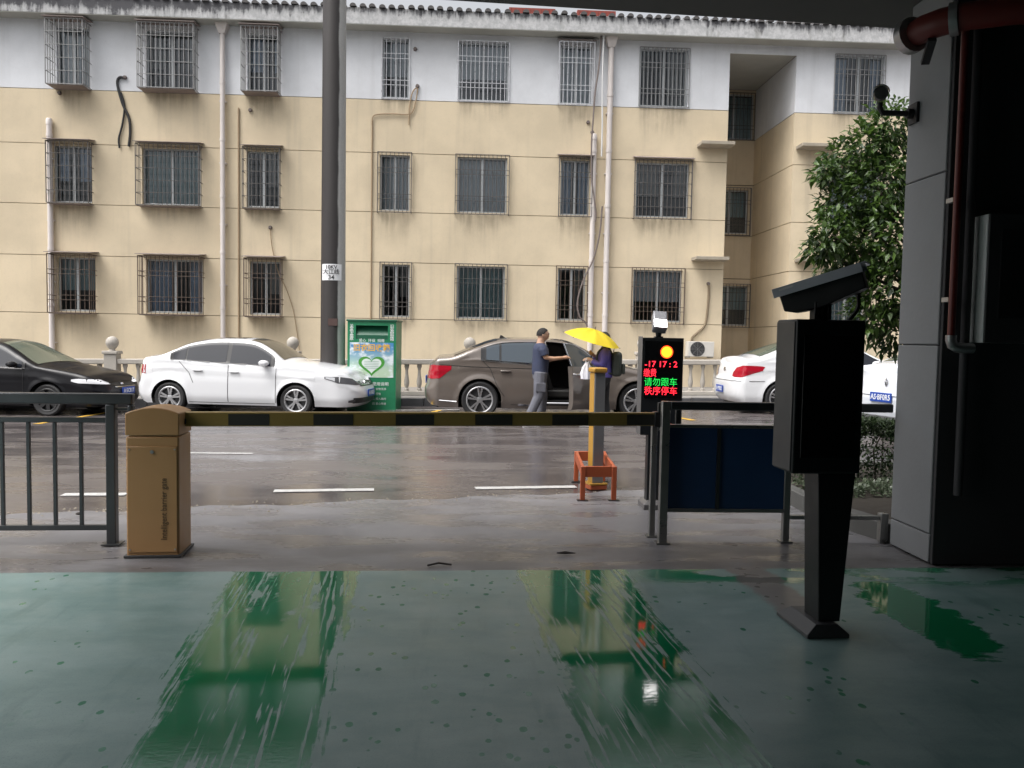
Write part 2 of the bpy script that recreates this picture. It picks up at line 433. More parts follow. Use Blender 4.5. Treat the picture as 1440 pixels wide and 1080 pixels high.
line('lane_marking', (-2.0, 17.35), (-0.2, 17.35), 0.11, M_line)
line('lane_marking', (3.9, 17.3), (6.0, 17.25), 0.11, M_line)
line('parking_marking', (-1.35, 14.9), (-0.6, 17.3), 0.12, M_yline)
line('parking_marking', (3.55, 16.9), (4.1, 14.9), 0.12, M_yline)
line('parking_marking', (-7.6, 14.9), (-7.3, 17.3), 0.12, M_yline)

# kerb and raised footway under the balustrade
M_kerb = simple('dark_damp_kerb', (0.085, 0.085, 0.09), 0.5, var=0.25, scale=4, bump=0.25)
M_footway = simple('footway_concrete', (0.22, 0.21, 0.20), 0.6, var=0.2, scale=3, bump=0.2)
KY = 18.35
SL = 0.0145
def kz(x): return 0.16 + SL * (x - 1.0)
b = MB()
for i in range(60):
    x0 = -22 + i * 0.75
    b.add([(x0 + 0.008, KY, gz(x0, KY) - 0.05), (x0 + 0.742, KY, gz(x0, KY) - 0.05), (x0 + 0.742, KY, kz(x0 + .375)), (x0 + 0.008, KY, kz(x0 + .375)),
           (x0 + 0.008, KY + .14, kz(x0 + .375)), (x0 + 0.742, KY + .14, kz(x0 + .375))], [(0, 1, 2, 3), (3, 2, 5, 4)])
struct(b.build('kerb', M_kerb, bev=0.01))
b = MB(); b.grid([[(x, y, kz(x) - 0.004) for x in (-23, -10, 0, 10, 23)] for y in (KY + 0.13, KY + 0.6, 22.9)]); struct(b.build('footway', M_footway))

# ================================================================== APARTMENT BUILDING
F = 22.6
def fx(px, py): return onY(px, py, F).x
def fz(px, py): return onY(px, py, F).z
ZG = [-0.3, 1.955, 3.47, 4.81, 6.375, 7.775, 9.555]
bld = thing('apartment_building', 'three storey cream and white apartment building with barred windows across the road', 'building', (0, F, 0))
def L(p): return (p[0], p[1] - F, p[2])
def wall_panel(x0, x1, z0, z1, holes, mat, y=0.0, M=None, depth=0.13):
    """a flat wall panel in its own plane with real openings and reveals; local coords relative to building root"""
    xs = sorted({x0, x1, *[h[0] for h in holes], *[h[1] for h in holes]}); zs = sorted({z0, z1, *[h[2] for h in holes], *[h[3] for h in holes]})
    b = MB()
    for i in range(len(xs) - 1):
        for j in range(len(zs) - 1):
            cx = (xs[i] + xs[i + 1]) / 2; cz = (zs[j] + zs[j + 1]) / 2
            if any(h[0] < cx < h[1] and h[2] < cz < h[3] for h in holes): continue
            b.quad((xs[i], y, zs[j]), (xs[i + 1], y, zs[j]), (xs[i + 1], y, zs[j + 1]), (xs[i], y, zs[j + 1]))
    for a0, a1, c0, c1 in holes:
        d = y + depth
        b.quad((a0, y, c0), (a0, y, c1), (a0, d, c1), (a0, d, c0)); b.quad((a1, y, c1), (a1, y, c0), (a1, d, c0), (a1, d, c1))
        b.quad((a0, y, c0), (a0, d, c0), (a1, d, c0), (a1, y, c0)); b.quad((a0, d, c1), (a0, y, c1), (a1, y, c1), (a1, d, c1))
    e = y + 0.035
    b.quad((x0, y, z1), (x1, y, z1), (x1, e, z1), (x0, e, z1)); b.quad((x0, e, z0), (x1, e, z0), (x1, y, z0), (x0, y, z0))
    b.quad((x0, y, z0), (x0, y, z1), (x0, e, z1), (x0, e, z0)); b.quad((x1, y, z1), (x1, y, z0), (x1, e, z0), (x1, e, z1))
    if M is not None: b.v = [tuple(M @ Vector(p)) for p in b.v]
    return b.build('wall_panel', mat, bld, smooth=False)

XR0, XR1 = fx(1022, 230), fx(1115, 230)
ZTOP = fz(1120, 78)
RD = 3.2
# (px left, px right, storey, cage depth, bar material, curtain, rows)
WIN = [(80, 126, 3, .50, 'grey', 0), (205, 277, 3, .45, 'grey', 3), (348, 393, 3, .45, 'grey', 1), (538, 575, 3, 0, 'silver', 0),
       (645, 715, 3, 0, 'silver', 0), (788, 832, 3, .14, 'silver', 0), (900, 968, 3, 0, 'silver2', 3), (1174, 1243, 3, 0, 'silver2', 1),
       (76, 129, 2, .32, 'dark', 1), (200, 282, 2, .32, 'dark', 2), (347, 393, 2, .25, 'dark', 3), (534, 576, 2, .10, 'dark2', 0),
       (643, 713, 2, .10, 'dark2', 0), (788, 829, 2, .15, 'dark2', 1), (894, 969, 2, .12, 'dark', 3), (1168, 1236, 2, .12, 'dark', 2),
       (81, 134, 1, .45, 'brown', 2), (206, 285, 1, .45, 'brown', 1), (351, 396, 1, .40, 'brown', 3), (537, 576, 1, .07, 'dark2', 3),
       (642, 710, 1, .08, 'dark2', 2), (784, 823, 1, .08, 'brown2', 3), (890, 959, 1, .08, 'brown2', 0), (1163, 1216, 1, .08, 'dark2', 2)]
ZW = {3: (7.83, 9.36), 2: (4.85, 6.33), 1: (2.0, 3.42)}
YM = {3: 105, 2: 262, 1: 412}
CAGE = dict(grey=M_cage_grey, silver=M_cage_silver, silver2=M_cage_grey, dark=M_cage_dark, dark2=M_cage_dark, brown=M_cage_brown, brown2=M_cage_brown)
wins = []
for i, (p0, p1, st, dep, km, cu) in enumerate(WIN):
    dy = 0.0175 * ((p0 + p1) / 2 - 600)
    wins.append((fx(p0, YM[st] + dy), fx(p1, YM[st] + dy), *ZW[st], dep, km, cu, st))
# extra windows left of the frame and right behind the column
for xx in (-15.2, 13.4, 15.6):
    for st in (1, 2, 3): wins.append((xx, xx + 1.3, *ZW[st], .12, 'dark', st % 4, st))

for x0, x1 in ((-18, XR0), (XR1, 18)):
    for k in range(6):
        hs_ = [(w[0], w[1], w[2], w[3]) for w in wins if x0 < w[0] < x1 and ZG[k] < (w[2] + w[3]) / 2 < ZG[k + 1]]
        mat = M_white if k == 5 else M_cream
        wall_panel(x0, x1, ZG[k] + 0.0085, ZG[k + 1] - (0.0085 if k < 5 else 0), hs_, mat)
wall_panel(XR0, XR1, ZTOP, ZG[6], [], M_white)
# recess: back wall and the two side walls
RW = [(fx(1028, 165), fx(1060, 165)), (fx(1020, 298), fx(1053, 298)), (fx(1014, 1), fx(1052, 430))]
def bx(px, py): return onY(px, py, F + RD).x
def bz(px, py): return onY(px, py, F + RD).z
rw = [(XR0 + 0.55, bx(1060, 165), bz(1044, 196), bz(1044, 132), 3), (XR0 + .55, bx(1052, 298), bz(1036, 329), bz(1036, 267), 2), (XR0 + .55, bx(1051, 430), bz(1034, 458), bz(1034, 402), 1)]
for k in range(6):
    z1 = ZG[k + 1] if k < 5 else ZTOP
    hs_ = [(w[0], w[1], max(w[2], ZG[k] + .011), min(w[3], z1 - .011)) for w in rw if w[2] < z1 - .02 and w[3] > ZG[k] + .02]
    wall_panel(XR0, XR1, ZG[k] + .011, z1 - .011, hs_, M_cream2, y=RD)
    mt = M_white if k == 5 else M_cream
    Mr = Matrix.Translation((XR1, 0, 0)) @ Matrix.Rotation(pi / 2, 4, 'Z') @ Matrix.Scale(-1, 4, (0, 1, 0))
    b = MB(); z0 = ZG[k] + .011; zz = z1 - .011
    b.box(XR1, XR1 + 0.035, 0.036, RD, z0, zz); b.build('wall_panel', mt, bld, smooth=False)
    b = MB(); b.box(XR0 - 0.035, XR0, 0.036, RD, z0, zz); b.build('wall_panel', mt, bld, smooth=False)
b = MB(); b.box(XR0, XR1, 0.04, RD, ZTOP, ZTOP + .05); b.build('recess_soffit', M_soffit, bld)
# wall core behind the panels
b = MB()
for x0, x1 in ((-18, XR0 - 0.035), (XR1 + 0.036, 18)):
    hh = [(w[0], w[1], w[2], w[3]) for w in wins if x0 < w[0] < x1]
    xs = sorted({x0, x1, *[h[0] for h in hh], *[h[1] for h in hh]}); zs = sorted({-0.3, 9.55, *[h[2] for h in hh], *[h[3] for h in hh]})
    for i in range(len(xs) - 1):
        for j in range(len(zs) - 1):
            cx = (xs[i] + xs[i + 1]) / 2; cz = (zs[j] + zs[j + 1]) / 2
            if any(h[0] < cx < h[1] and h[2] < cz < h[3] for h in hh): continue
            b.quad((xs[i], .03, zs[j]), (xs[i + 1], .03, zs[j]), (xs[i + 1], .03, zs[j + 1]), (xs[i], .03, zs[j + 1]))
b.quad((XR0 - .03, 0.03, -.3), (XR0 - .03, RD + .03, -.3), (XR0 - .03, RD + .03, 9.55), (XR0 - .03, 0.03, 9.55))
b.quad((XR1 + .03, 0.03, -.3), (XR1 + .03, 0.03, 9.55), (XR1 + .03, RD + .03, 9.55), (XR1 + .03, RD + .03, -.3))
b.build('wall_core', M_groove, bld, smooth=False)
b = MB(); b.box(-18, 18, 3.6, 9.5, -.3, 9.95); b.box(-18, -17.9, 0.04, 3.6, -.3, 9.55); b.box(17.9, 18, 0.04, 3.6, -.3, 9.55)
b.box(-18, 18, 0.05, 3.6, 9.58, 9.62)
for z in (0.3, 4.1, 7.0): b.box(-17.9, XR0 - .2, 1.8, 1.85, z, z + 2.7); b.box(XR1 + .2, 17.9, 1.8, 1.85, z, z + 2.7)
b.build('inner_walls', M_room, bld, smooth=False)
b = MB(); b.box(-18.3, 18.3, -0.45, 0.3, 9.56, 9.985); b.build('cornice', M_cornice, bld, bev=0.01)
b = MB(); b.box(-18.3, 18.3, -0.445, -0.001, 9.547, 9.558); b.build('soffit', M_soffit, bld)
b = MB(); b.add([(-18.3, -0.3, 9.99), (18.3, -0.3, 9.99), (18.3, 5, 11.1), (-18.3, 5, 11.1), (18.3, 9.6, 10.2), (-18.3, 9.6, 10.2)], [(0, 1, 2, 3), (3, 2, 4, 5)]); b.build('roof', M_tile, bld, smooth=False)
tm = None
for i in range(140):
    x = -17.4 + i * 0.25
    if tm is None:
        b = MB(); ring = []
        for yy, zz in ((-0.50, 0.0), (0.9, 0.245)):
            ring.append([(0.085 * cos(a), yy, zz + 0.085 * sin(a)) for a in [pi * k / 8 for k in range(9)]])
        for yy, zz in ((-0.50, 0.0), (0.9, 0.245)):
            pass
        b.grid(ring)
        b.add([*ring[0]], [tuple(range(9))])
        t = b.build('roof_tile', M_tile, bld); tm = t.data
    else:
        t = link('roof_tile', tm, bld)
    t.location = (x + random.uniform(-.012, .012), random.uniform(-.02, .02), 9.98 + random.uniform(-.012, .012))
for x0, x1 in ((fx(716, 12), fx(781, 14)), (fx(812, 14), fx(866, 18))):
    b = MB(); b.box(x0, x1, 0.0, 1.6, 10.0, 10.3)
    for k in range(int((x1 - x0) / 0.1)): b.box(x0 + k * .1 + .02, x0 + k * .1 + .06, -.01, .0, 10.02, 10.29)
    b.build('red_roof_hatch', M_red_tile, bld)

# windows with frames, panes, curtains and grilles
def window(x0, x1, z0, z1, y, cu):
    b = MB(); t = 0.045; ya, yb = y + 0.085, y + 0.135
    b.box(x0, x1, ya, yb, z0, z0 + t); b.box(x0, x1, ya, yb, z1 - t, z1)
    b.box(x0, x0 + t, ya, yb, z0 + t, z1 - t); b.box(x1 - t, x1, ya, yb, z0 + t, z1 - t)
    xm = (x0 + x1) / 2; b.box(xm - .03, xm + .03, ya - .004, yb - .004, z0 + t, z1 - t)
    w = b.build('window', M_alu, bld, bev=0.004)
    for a0, a1 in ((x0 + t, xm - .03), (xm + .03, x1 - t)):
        g = MB(); g.quad((a0, yb - .02, z0 + t), (a1, yb - .02, z0 + t), (a1, yb - .02, z1 - t), (a0, yb - .02, z1 - t)); g.build('pane', M_glass, w, smooth=False)
    rnd = random.Random(int(x0 * 100 + z0 * 10))
    sides = [(x0 + .02, lerp(x0, x1, rnd.uniform(.25, .5))), (lerp(x0, x1, rnd.uniform(.55, .8)), x1 - .02)]
    if cu in (0, 2): sides = [(x0 + .02, x1 - .02)]
    if cu == 3 and rnd.random() < .5: sides = sides[1:]
    zb_f = rnd.random() < .6
    for a0, a1 in sides:
        g = MB()
        n = max(8, int((a1 - a0) / .03)); zt = z1 - .05; zb = z0 + (.05 if zb_f else (z1 - z0) * .4)
        g.grid([[(lerp(a0, a1, k / n), yb + .10 + .025 * sin(k * 1.9 + rnd.random()), z) for k in range(n + 1)] for z in (zb, zt)])
        g.build('curtain', CURT[cu], w)
    s = MB(); s.box(x0 - .03, x1 + .03, y - .05, y - .001, z0 - .045, z0 - .002); 
    return w
def grille(x0, x1, z0, z1, y, dep, km):
    m = CAGE[km]; e = 0.05; b = MB(); xa, xb = x0 - e, x1 + e; za, zb = z0 - .05, z1 + .05
    yf = y - max(dep, 0.03); r = .0085 if km.startswith(('dark', 'brown')) else .0115; fr = .02
    if dep == 0: xa, xb, za, zb = x0 - .02, x1 + .02, z0 - .02, z1 + .02
    for (p, q) in (((xa, yf, za), (xb, yf, za)), ((xa, yf, zb), (xb, yf, zb)), ((xa, yf, za), (xa, yf, zb)), ((xb, yf, za), (xb, yf, zb))): b.bar(p, q, fr, fr)
    n = max(4, round((xb - xa) / .115))
    for k in range(1, n): 
        x = lerp(xa, xb, k / n); b.cyl((x, yf, za), (x, yf, zb), r, n=6, cap=False)
    rows = (.22, .30, .66, .74) if km in ('silver', 'silver2', 'dark2', 'brown2', 'brown') else (.2, .4, .6, .8)
    for t in rows:
        z = lerp(za, zb, t); b.bar((xa, yf - .012, z), (xb, yf - .012, z), .012, .014)
    if dep > .05:
        for x in (xa, xb):
            for z in (za, zb): b.bar((x, yf, z), (x, y - .002, z), fr, fr)
            for t in rows: z = lerp(za, zb, t); b.bar((x, yf, z), (x, y - .002, z), .012, .014)
            k = max(2, round(dep / .115))
            for j in range(1, k): yy = lerp(yf, y, j / k); b.cyl((x, yy, za), (x, yy, zb), r, n=6, cap=False)
        nb = max(3, round((xb - xa) / .2))
        for k in range(1, nb): x = lerp(xa, xb, k / nb); b.bar((x, yf, za), (x, y - .002, za), .012, .012)
    g = b.build('window_grille', m, bld)
    if dep > .1:
        c = MB(); c.add([(xa - .05, yf - .07, zb + .03), (xb + .05, yf - .07, zb + .03), (xb + .05, y - .002, zb + .09), (xa - .05, y - .002, zb + .09),
                         (xa - .05, yf - .07, zb + .045), (xb + .05, yf - .07, zb + .045), (xb + .05, y - .002, zb + .105), (xa - .05, y - .002, zb + .105)],
                        [(3, 2, 1, 0), (4, 5, 6, 7), (0, 1, 5, 4), (1, 2, 6, 5), (3, 0, 4, 7)])
        c.build('cover_sheet', M_cover, g)
        if dep > .2:
            c = MB(); c.box(xa + .02, xb - .02, yf + .02, y - .003, za - .025, za - .012); c.build('tray', M_cover, g)
def stain_mat():
    g = G('rain_stain'); o = g.co('Generated'); s = g.xyz(o); p = g.pos()
    n = g.noise(g.map(p, (7, 7, .5)), 1.2, 5, .65); n2 = g.noise(p, 2.1, 4)
    side = g.mul(g.step(s[0], 0.0, .22), g.step(s[0], 1.0, .78))
    k = g.mul(g.mul(g.step(s[2], 0.0, 1.0), side), g.mul(g.step(g.addn(n, g.mul(n2, .5)), .55, .95), .27))
    g.p(col=(.13, .115, .095), rough=.9, alpha=k); return g.mat
M_stain = stain_mat()
for (x0, x1, z0, z1, dep, km, cu, st) in wins:
    rs_ = random.Random(int(x0 * 77 + st)); hh_ = rs_.uniform(.55, 1.2)
    q = MB(); q.grid([[(lerp(x0 - .15, x1 + .15, a / 3), -.003, lerp(z0 - .03 - hh_, z0 - .03, b_ / 3)) for a in range(4)] for b_ in range(4)], flip=True); q.v = [(v[0], v[1] - .001 * random.random(), v[2]) for v in q.v]
    q.build('rain_stain', M_stain, bld, smooth=False)
    window(x0, x1, z0, z1, 0, cu); grille(x0, x1, z0, z1, 0, dep, km)
for (x0, x1, z0, z1, st) in rw:
    window(x0, x1, z0, z1, RD, 2); grille(x0, x1, z0, z1, RD, .10 if st < 3 else 0, 'dark2' if st > 1 else 'dark')
# ledges for air conditioners
for (p0, p1, py) in ((980, 1026, 207), (1119, 1172, 210), (972, 1018, 366), (1117, 1162, 368)):
    x0, x1 = fx(p0, py), fx(p1, py); z = fz((p0 + p1) / 2, py)
    b = MB(); b.box(x0, x1, -0.5, -0.003, z - .03, z + .06); b.build('ledge', M_ledge, bld, bev=.008)
# downpipes
def downpipe(px0, py0, px1, py1, r, mat, hopper=False, cap=False, joints=True, off=0.09):
    x = (fx(px0, py0) + fx(px1, py1)) / 2; z1 = fz(px0, py0); z0 = 0.05
    b = MB(); b.cyl((x, -off, z0), (x, -off, z1), r, n=14)
    if joints:
        z = z0 + .6
        while z < z1 - .3: b.cyl((x, -off, z), (x, -off, z + .08), r * 1.16, n=14); z += 1.47
    if cap: b.lathe([(r * 1.15, z1 - .12), (r * 1.15, z1), (r * .8, z1 + .05), (0.002, z1 + .06)], 14, M=Matrix.Translation((x, -off, 0)), cap=False)
    if hopper: b.add([(x + sx * w, -off + sy * w, z) for z, w in ((z1 - .22, r * 1.1), (z1 - .02, .15), (z1 + .06, .15)) for sx, sy in ((-1, -1), (1, -1), (1, 1), (-1, 1))],
                     [(a * 4 + k, a * 4 + (k + 1) % 4, a * 4 + 4 + (k + 1) % 4, a * 4 + 4 + k) for a in range(2) for k in range(4)] + [(8, 9, 10, 11)])
    if joints:
        z = z0 + 1.1
        while z < z1 - .4: b.box(x - r * 1.3, x + r * 1.3, -off - .01, -0.002, z, z + .03); z += 1.6
    b.build('downpipe', mat, bld)
downpipe(67, 170, 80, 475, .07, M_pvc, cap=True)
downpipe(310, 38, 320, 470, .065, M_pvc, hopper=True, off=.12)
downpipe(836, 192, 828, 470, .07, M_pvc, cap=True)
downpipe(860, 58, 848, 470, .075, M_pvc, hopper=True, off=.12)
downpipe(333, 152, 339, 475, .02, M_conduit, joints=False, off=.03)
downpipe(522, 170, 523, 460, .018, M_conduit, joints=False, off=.03)
def fpt(px, py, off=.03): 
    q = onY(px, py, F - off); return (q.x, q.y, q.z)
def cable(name, label, pix, r, mat, cat='cable', off=.04, n=6):
    pts = catmull([fpt(px, py, off) for px, py in pix], n)
    b = MB(); b.tube(pts, r, 6); return tag(b.build(name, mat), label, cat)
M_whitecable = simple('white_cable', (0.62, 0.62, 0.62), .5)
M_greycable = simple('grey_cable', (0.16, 0.13, 0.12), .6)
cable('hose', 'long black hose hanging from a hole in the white top storey wall', [(176, 110), (168, 109), (165, 118), (172, 145), (181, 165), (183, 185), (181, 206)], .033, M_black, 'hose')
cable('hose', 'short black hose strand splitting off beside the long hanging hose', [(170, 130), (175, 150), (172, 175), (167, 195), (168, 208)], .026, M_black, 'hose')
cable('cable', 'black cable running down the wall beside the stainless grille', [(846, 22), (845, 60), (842, 95), (837, 130), (834, 170), (832, 200), (832, 250), (835, 275), (838, 300), (837, 312)], .022, M_greycable, off=.25)
cable('cable', 'thin white cable hanging from the eave past the downpipe', [(850, 28), (848, 80), (847, 130), (847, 170), (846, 220)], .02, M_whitecable, off=.3)
cable('cable', 'loose looping cable curving from the downpipe to the ground floor window', [(847, 290), (843, 330), (834, 365), (820, 395), (812, 425), (815, 445), (823, 453), (826, 460)], .022, M_greycable, off=.22)
cable('cable', 'thin brown cable hanging crooked beside a ground floor grille near the power pole', [(380, 322), (383, 350), (392, 385), (402, 405), (412, 435), (418, 470), (421, 492)], .012, M_conduit)
cable('cable', 'bent conduit looping along the cream wall below the narrow barred window', [(523, 175), (524, 165), (530, 161), (552, 160), (572, 161), (580, 157), (585, 140), (587, 124), (580, 130), (576, 150), (575, 176)], .017, M_conduit)
cable('cable', 'insulated pipe running down from a wall hole to the air conditioner', [(995, 398), (997, 405), (996, 425), (992, 455), (982, 467), (974, 474), (973, 480)], .03, simple('tan_lagging', (0.20, 0.155, 0.10), .8))
b = MB()
for px, py in ((996, 399), (827, 172), (833, 186), (84, 131), (587, 121), (584, 69), (176, 109), (380, 320), (352, 155)):
    q = fpt(px, py, 0.01); b.cyl((q[0], q[1] - F, q[2]), (q[0], q[1] - F - .06, q[2]), .055, .04, n=8)
struct(b.build('pipe_stub', M_greycable, bld), 'stuff')

# air conditioner on the wall foot
ac0, ac1 = onY(968, 480, F - .45), onY(1004, 502, F - .45)
ac = thing('air_conditioner', 'white air conditioner outdoor unit behind the balustrade', 'air conditioner', (ac0.x, F - .45, ac1.z))
w_, h_ = ac1.x - ac0.x, ac0.z - ac1.z
M_ac = simple('cream_ac_casing', (0.58, 0.56, 0.52), .45)
b = MB(); b.box(0, w_, 0, .3, 0, h_); b.build('casing', M_ac, ac, bev=.012)
b = MB()
for r_ in (.06, .1, .14, .18): b.lathe([(r_, 0), (r_ + .006, -.006), (r_ + .012, 0)], 24, M=Matrix.Translation((w_ * .36, -.008, h_ / 2)) @ Matrix.Rotation(pi / 2, 4, 'X'), cap=False)
for k in range(8): b.bar((w_ * .36, -.012, h_ / 2), (w_ * .36 + .2 * cos(k * pi / 4), -.012, h_ / 2 + .2 * sin(k * pi / 4)), .005, .006)
b.build('fan_grille', M_cage_grey, ac)
b = MB(); b.cyl((w_ * .36, -.003, h_ / 2), (w_ * .36, -.006, h_ / 2), .2, n=24); b.build('fan_opening', M_black, ac)
b = MB(); b.box(.02, .06, .02, .449, -.03, -.002); b.box(w_ - .06, w_ - .02, .02, .449, -.03, -.002); b.build('bracket', M_cage_grey, ac)

# ================================================================== BALUSTRADE
BY = 19.35
M_bal = simple('grey_cast_stone', (0.40, 0.37, 0.33), .75, var=.2, scale=5, bump=.25)
bal = thing('balustrade', 'weathered stone balustrade with ball topped posts in front of the cream building', 'balustrade', (0, BY, 0))
def bzz(x): return kz(x) - 0.004
def sl_box(b, x0, x1, y0, y1, h0, h1):
    b.add([(x, y, bzz(x) + h) for h in (h0, h1) for y in (y0, y1) for x in (x0, x1)], [(0, 2, 3, 1), (4, 5, 7, 6), (0, 1, 5, 4), (2, 6, 7, 3), (0, 4, 6, 2), (1, 3, 7, 5)])
px_ = [onY(158, 500, BY).x + 4.07 * k for k in range(-2, 6)]
for i in range(len(px_) - 1):
    x0, x1 = px_[i] + .14, px_[i + 1] - .14
    b = MB(); sl_box(b, x0, x1, -.11, .11, .72, .84); b.build('rail', M_bal, bal, bev=.02)
    b = MB(); sl_box(b, x0, x1, -.11, .11, 0, .10); b.build('plinth', M_bal, bal, bev=.015)
prof = [(.055, 0), (.055, .05), (.035, .07), (.06, .16), (.062, .22), (.04, .36), (.032, .48), (.045, .54), (.055, .56), (.055, .62)]
bm_ = None
for i in range(len(px_) - 1):
    n = 13
    for k in range(n):
        x = lerp(px_[i] + .14, px_[i + 1] - .14, (k + .5) / n)
        if bm_ is None:
            b = MB(); b.lathe(prof, 10); o = b.build('baluster', M_bal, bal); bm_ = o.data
        else: o = link('baluster', bm_, bal)
        o.location = (x, 0, bzz(x) + .10)
pm = sm_ = None
for x in px_:
    if pm is None:
        b = MB(); b.box(-.14, .14, -.14, .14, 0, .95); b.box(-.17, .17, -.17, .17, .95, 1.02); o = b.build('post', M_bal, bal, bev=.012); pm = o.data
        b = MB(); b.lathe([(.07, 0), (.06, .04), (.10, .08), (.135, .15), (.14, .2), (.125, .26), (.08, .31), (.02, .335)], 16); o2 = b.build('ball', M_bal, o); sm_ = o2.data
    else:
        o = link('post', pm, bal, .012); o2 = link('ball', sm_, o)
    o.location = (x, 0, bzz(x)); o2.location = (0, 0, 1.02)

# ================================================================== UTILITY POLE
def pole_mat():
    g = G('rain_soaked_pole_concrete'); o = g.co(); s = g.xyz(o)
    n = g.noise(g.map(o, (1, 1, .12)), 6, 6, .6); f = g.noise(o, 30, 5)
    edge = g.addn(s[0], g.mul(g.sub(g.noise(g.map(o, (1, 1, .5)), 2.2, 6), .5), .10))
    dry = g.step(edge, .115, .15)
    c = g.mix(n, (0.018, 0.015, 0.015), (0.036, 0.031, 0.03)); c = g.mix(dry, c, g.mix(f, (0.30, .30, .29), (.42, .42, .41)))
    g.p(col=c, rough=g.step(dry, 0, 1, .55, .8)); g.bump(f, .2, .01); return g.mat
pp = onY(468, 500, 17.9)
pole = thing('utility_pole', 'tall dark rain-soaked concrete power pole beside the green bin', 'utility pole', (pp.x, 17.9, gz(pp.x, 17.9)))
b = MB(); b.lathe([(.262, -.02), (.258, 2), (.25, 5), (.242, 8), (.232, 13)], 32); b.build('shaft', pole_mat(), pole)
b = MB(); b.bar((-1.0, 0, 11.2), (1.0, 0, 11.2), .08, .1); b.build('crossarm', M_cage_dark, pole)
M_signw = simple('white_enamel', (0.75, 0.75, 0.77), .35, var=.05)
zs0 = onY(467, 394, 17.62).z - pole.location.z; zs1 = onY(467, 371, 17.62).z - pole.location.z
b = MB(); rr = .263
b.grid([[(rr * sin(a), -rr * cos(a), z) for a in [R(-50 + 10 * k) for k in range(11)]] for z in (zs0, zs1)])
sg = b.build('sign_plate', M_signw, pole)
M_ink = simple('black_ink', (0.02, 0.02, 0.022), .5)
hh_ = zs1 - zs0
for t, zf, szz in (('10KV', .80, .11), ('大江线', .5, .115), ('34', .17, .13)):
    text('lettering', t, szz, M_ink, sg, (0.0, -rr - .004, zs0 + hh_ * zf), bold=.002)
b = MB(); b.box(-.06, .14, -rr - .003, -rr + .03, zs0 - .95, zs0 - .8); b.build('plate', simple('rusty_plate', (.07, .04, .035), .8), pole)

# ================================================================== GARAGE SHELL
M_ceil = simple('shade_dark_ceiling', (0.075, 0.08, 0.08), .9, var=.2, scale=2)  # lack of light under the slab put into the colour
M_gwall = simple('shade_dark_wall', (0.045, 0.045, 0.048), .8, var=.25, scale=2)  # unlit concrete, its shade put into a dark colour
M_col = simple('grey_concrete_wall', (0.255, 0.265, 0.275), .75, var=.18, scale=2.5, bump=.3, bscale=25)
CZ = 3.93
def ced(x): return 6.168 + 0.061 * x
b = MB()
lo = [(-4.6, -16), (14, -16), (14, ced(14)), (-4.6, ced(-4.6))]
b.add([(x, y, CZ) for x, y in lo] + [(x, y, CZ + .7) for x, y in lo], [(0, 1, 2, 3), (7, 6, 5, 4), (0, 4, 5, 1), (1, 5, 6, 2), (2, 6, 7, 3), (3, 7, 4, 0)])
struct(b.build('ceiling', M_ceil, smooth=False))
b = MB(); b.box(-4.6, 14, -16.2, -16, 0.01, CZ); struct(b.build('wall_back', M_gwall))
b = MB(); b.box(-4.8, -4.6, -16.2, 1.0, 0.01, CZ); struct(b.build('unseen_wall_left', M_gwall))  # unseen wall, its end placed to keep light off the gate fronts
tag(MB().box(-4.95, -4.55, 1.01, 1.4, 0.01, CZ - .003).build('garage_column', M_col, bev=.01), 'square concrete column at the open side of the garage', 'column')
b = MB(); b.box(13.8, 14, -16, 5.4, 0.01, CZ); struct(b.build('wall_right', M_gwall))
# the gate pier: stacked concrete lifts with open joints, the garage side's shade put into its dark colour
XC = 3.145
pier = thing('gate_pier', 'grey concrete gate pier with pour joints at the edge of the garage', 'pier', (XC, 5.42, 0))
zj = [0.012, .21, 1.50, 2.66, CZ - .002]
for a, c in zip(zj, zj[1:]):
    b = MB(); b.box(0, .5, 0.012, .53, a + .0035, c - .0035); b.build('concrete_block', M_col, pier, bev=.008)
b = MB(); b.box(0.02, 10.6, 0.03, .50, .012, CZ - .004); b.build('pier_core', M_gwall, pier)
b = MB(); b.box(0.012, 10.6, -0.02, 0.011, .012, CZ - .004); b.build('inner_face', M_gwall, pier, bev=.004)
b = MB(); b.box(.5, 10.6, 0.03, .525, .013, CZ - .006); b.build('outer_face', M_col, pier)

# fire pipes and cabinet on the dark wall
M_redpipe = simple('red_fire_pipe', (0.15, 0.025, 0.02), .45, var=.2, scale=8)
M_galv = simple('galvanised_fitting', (.42, .42, .42), .35, metal=.7)
vp0, vp1 = onY(1352, 60, 5.30), onY(1342, 478, 5.30)
xm = (vp0.x + vp1.x) / 2
fp = thing('fire_pipe', 'thin red fire pipe running down the dark wall with a grey elbow at its foot', 'pipe', (xm, 5.30, vp1.z))
b = MB(); b.cyl((0, 0, 0.03), (0, 0, vp0.z - vp1.z + .25), .024, n=16); b.build('pipe', M_redpipe, fp)
b = MB(); b.tube([(0, 0, .03), (0, 0, 0), (.012, 0, -.035), (.04, 0, -.05), (.09, 0, -.053), (.15, 0, -.053)], .034, 14); b.build('elbow', M_galv, fp)
b = MB(); b.box(-.02, .02, 0.02, .098, .9, .93); b.build('clamp', M_galv, fp); b = MB(); b.box(-.02, .02, .02, .098, .25, .28); b.build('clamp', M_galv, fp)
q0 = onY(1310, 40, 5.25)
fm = thing('fire_main', 'large red fire main elbowing under the ceiling at the top of the pier', 'pipe', (q0.x, 5.25, q0.z))
b = MB(); b.tube([(-.02, .18, .02), (0, .08, .03), (.06, 0, .04), (.16, -.08, .05), (.4, -.2, .05), (1.4, -.5, .05), (9, -2, .05)], .085, 18); b.build('pipe', M_redpipe, fm)
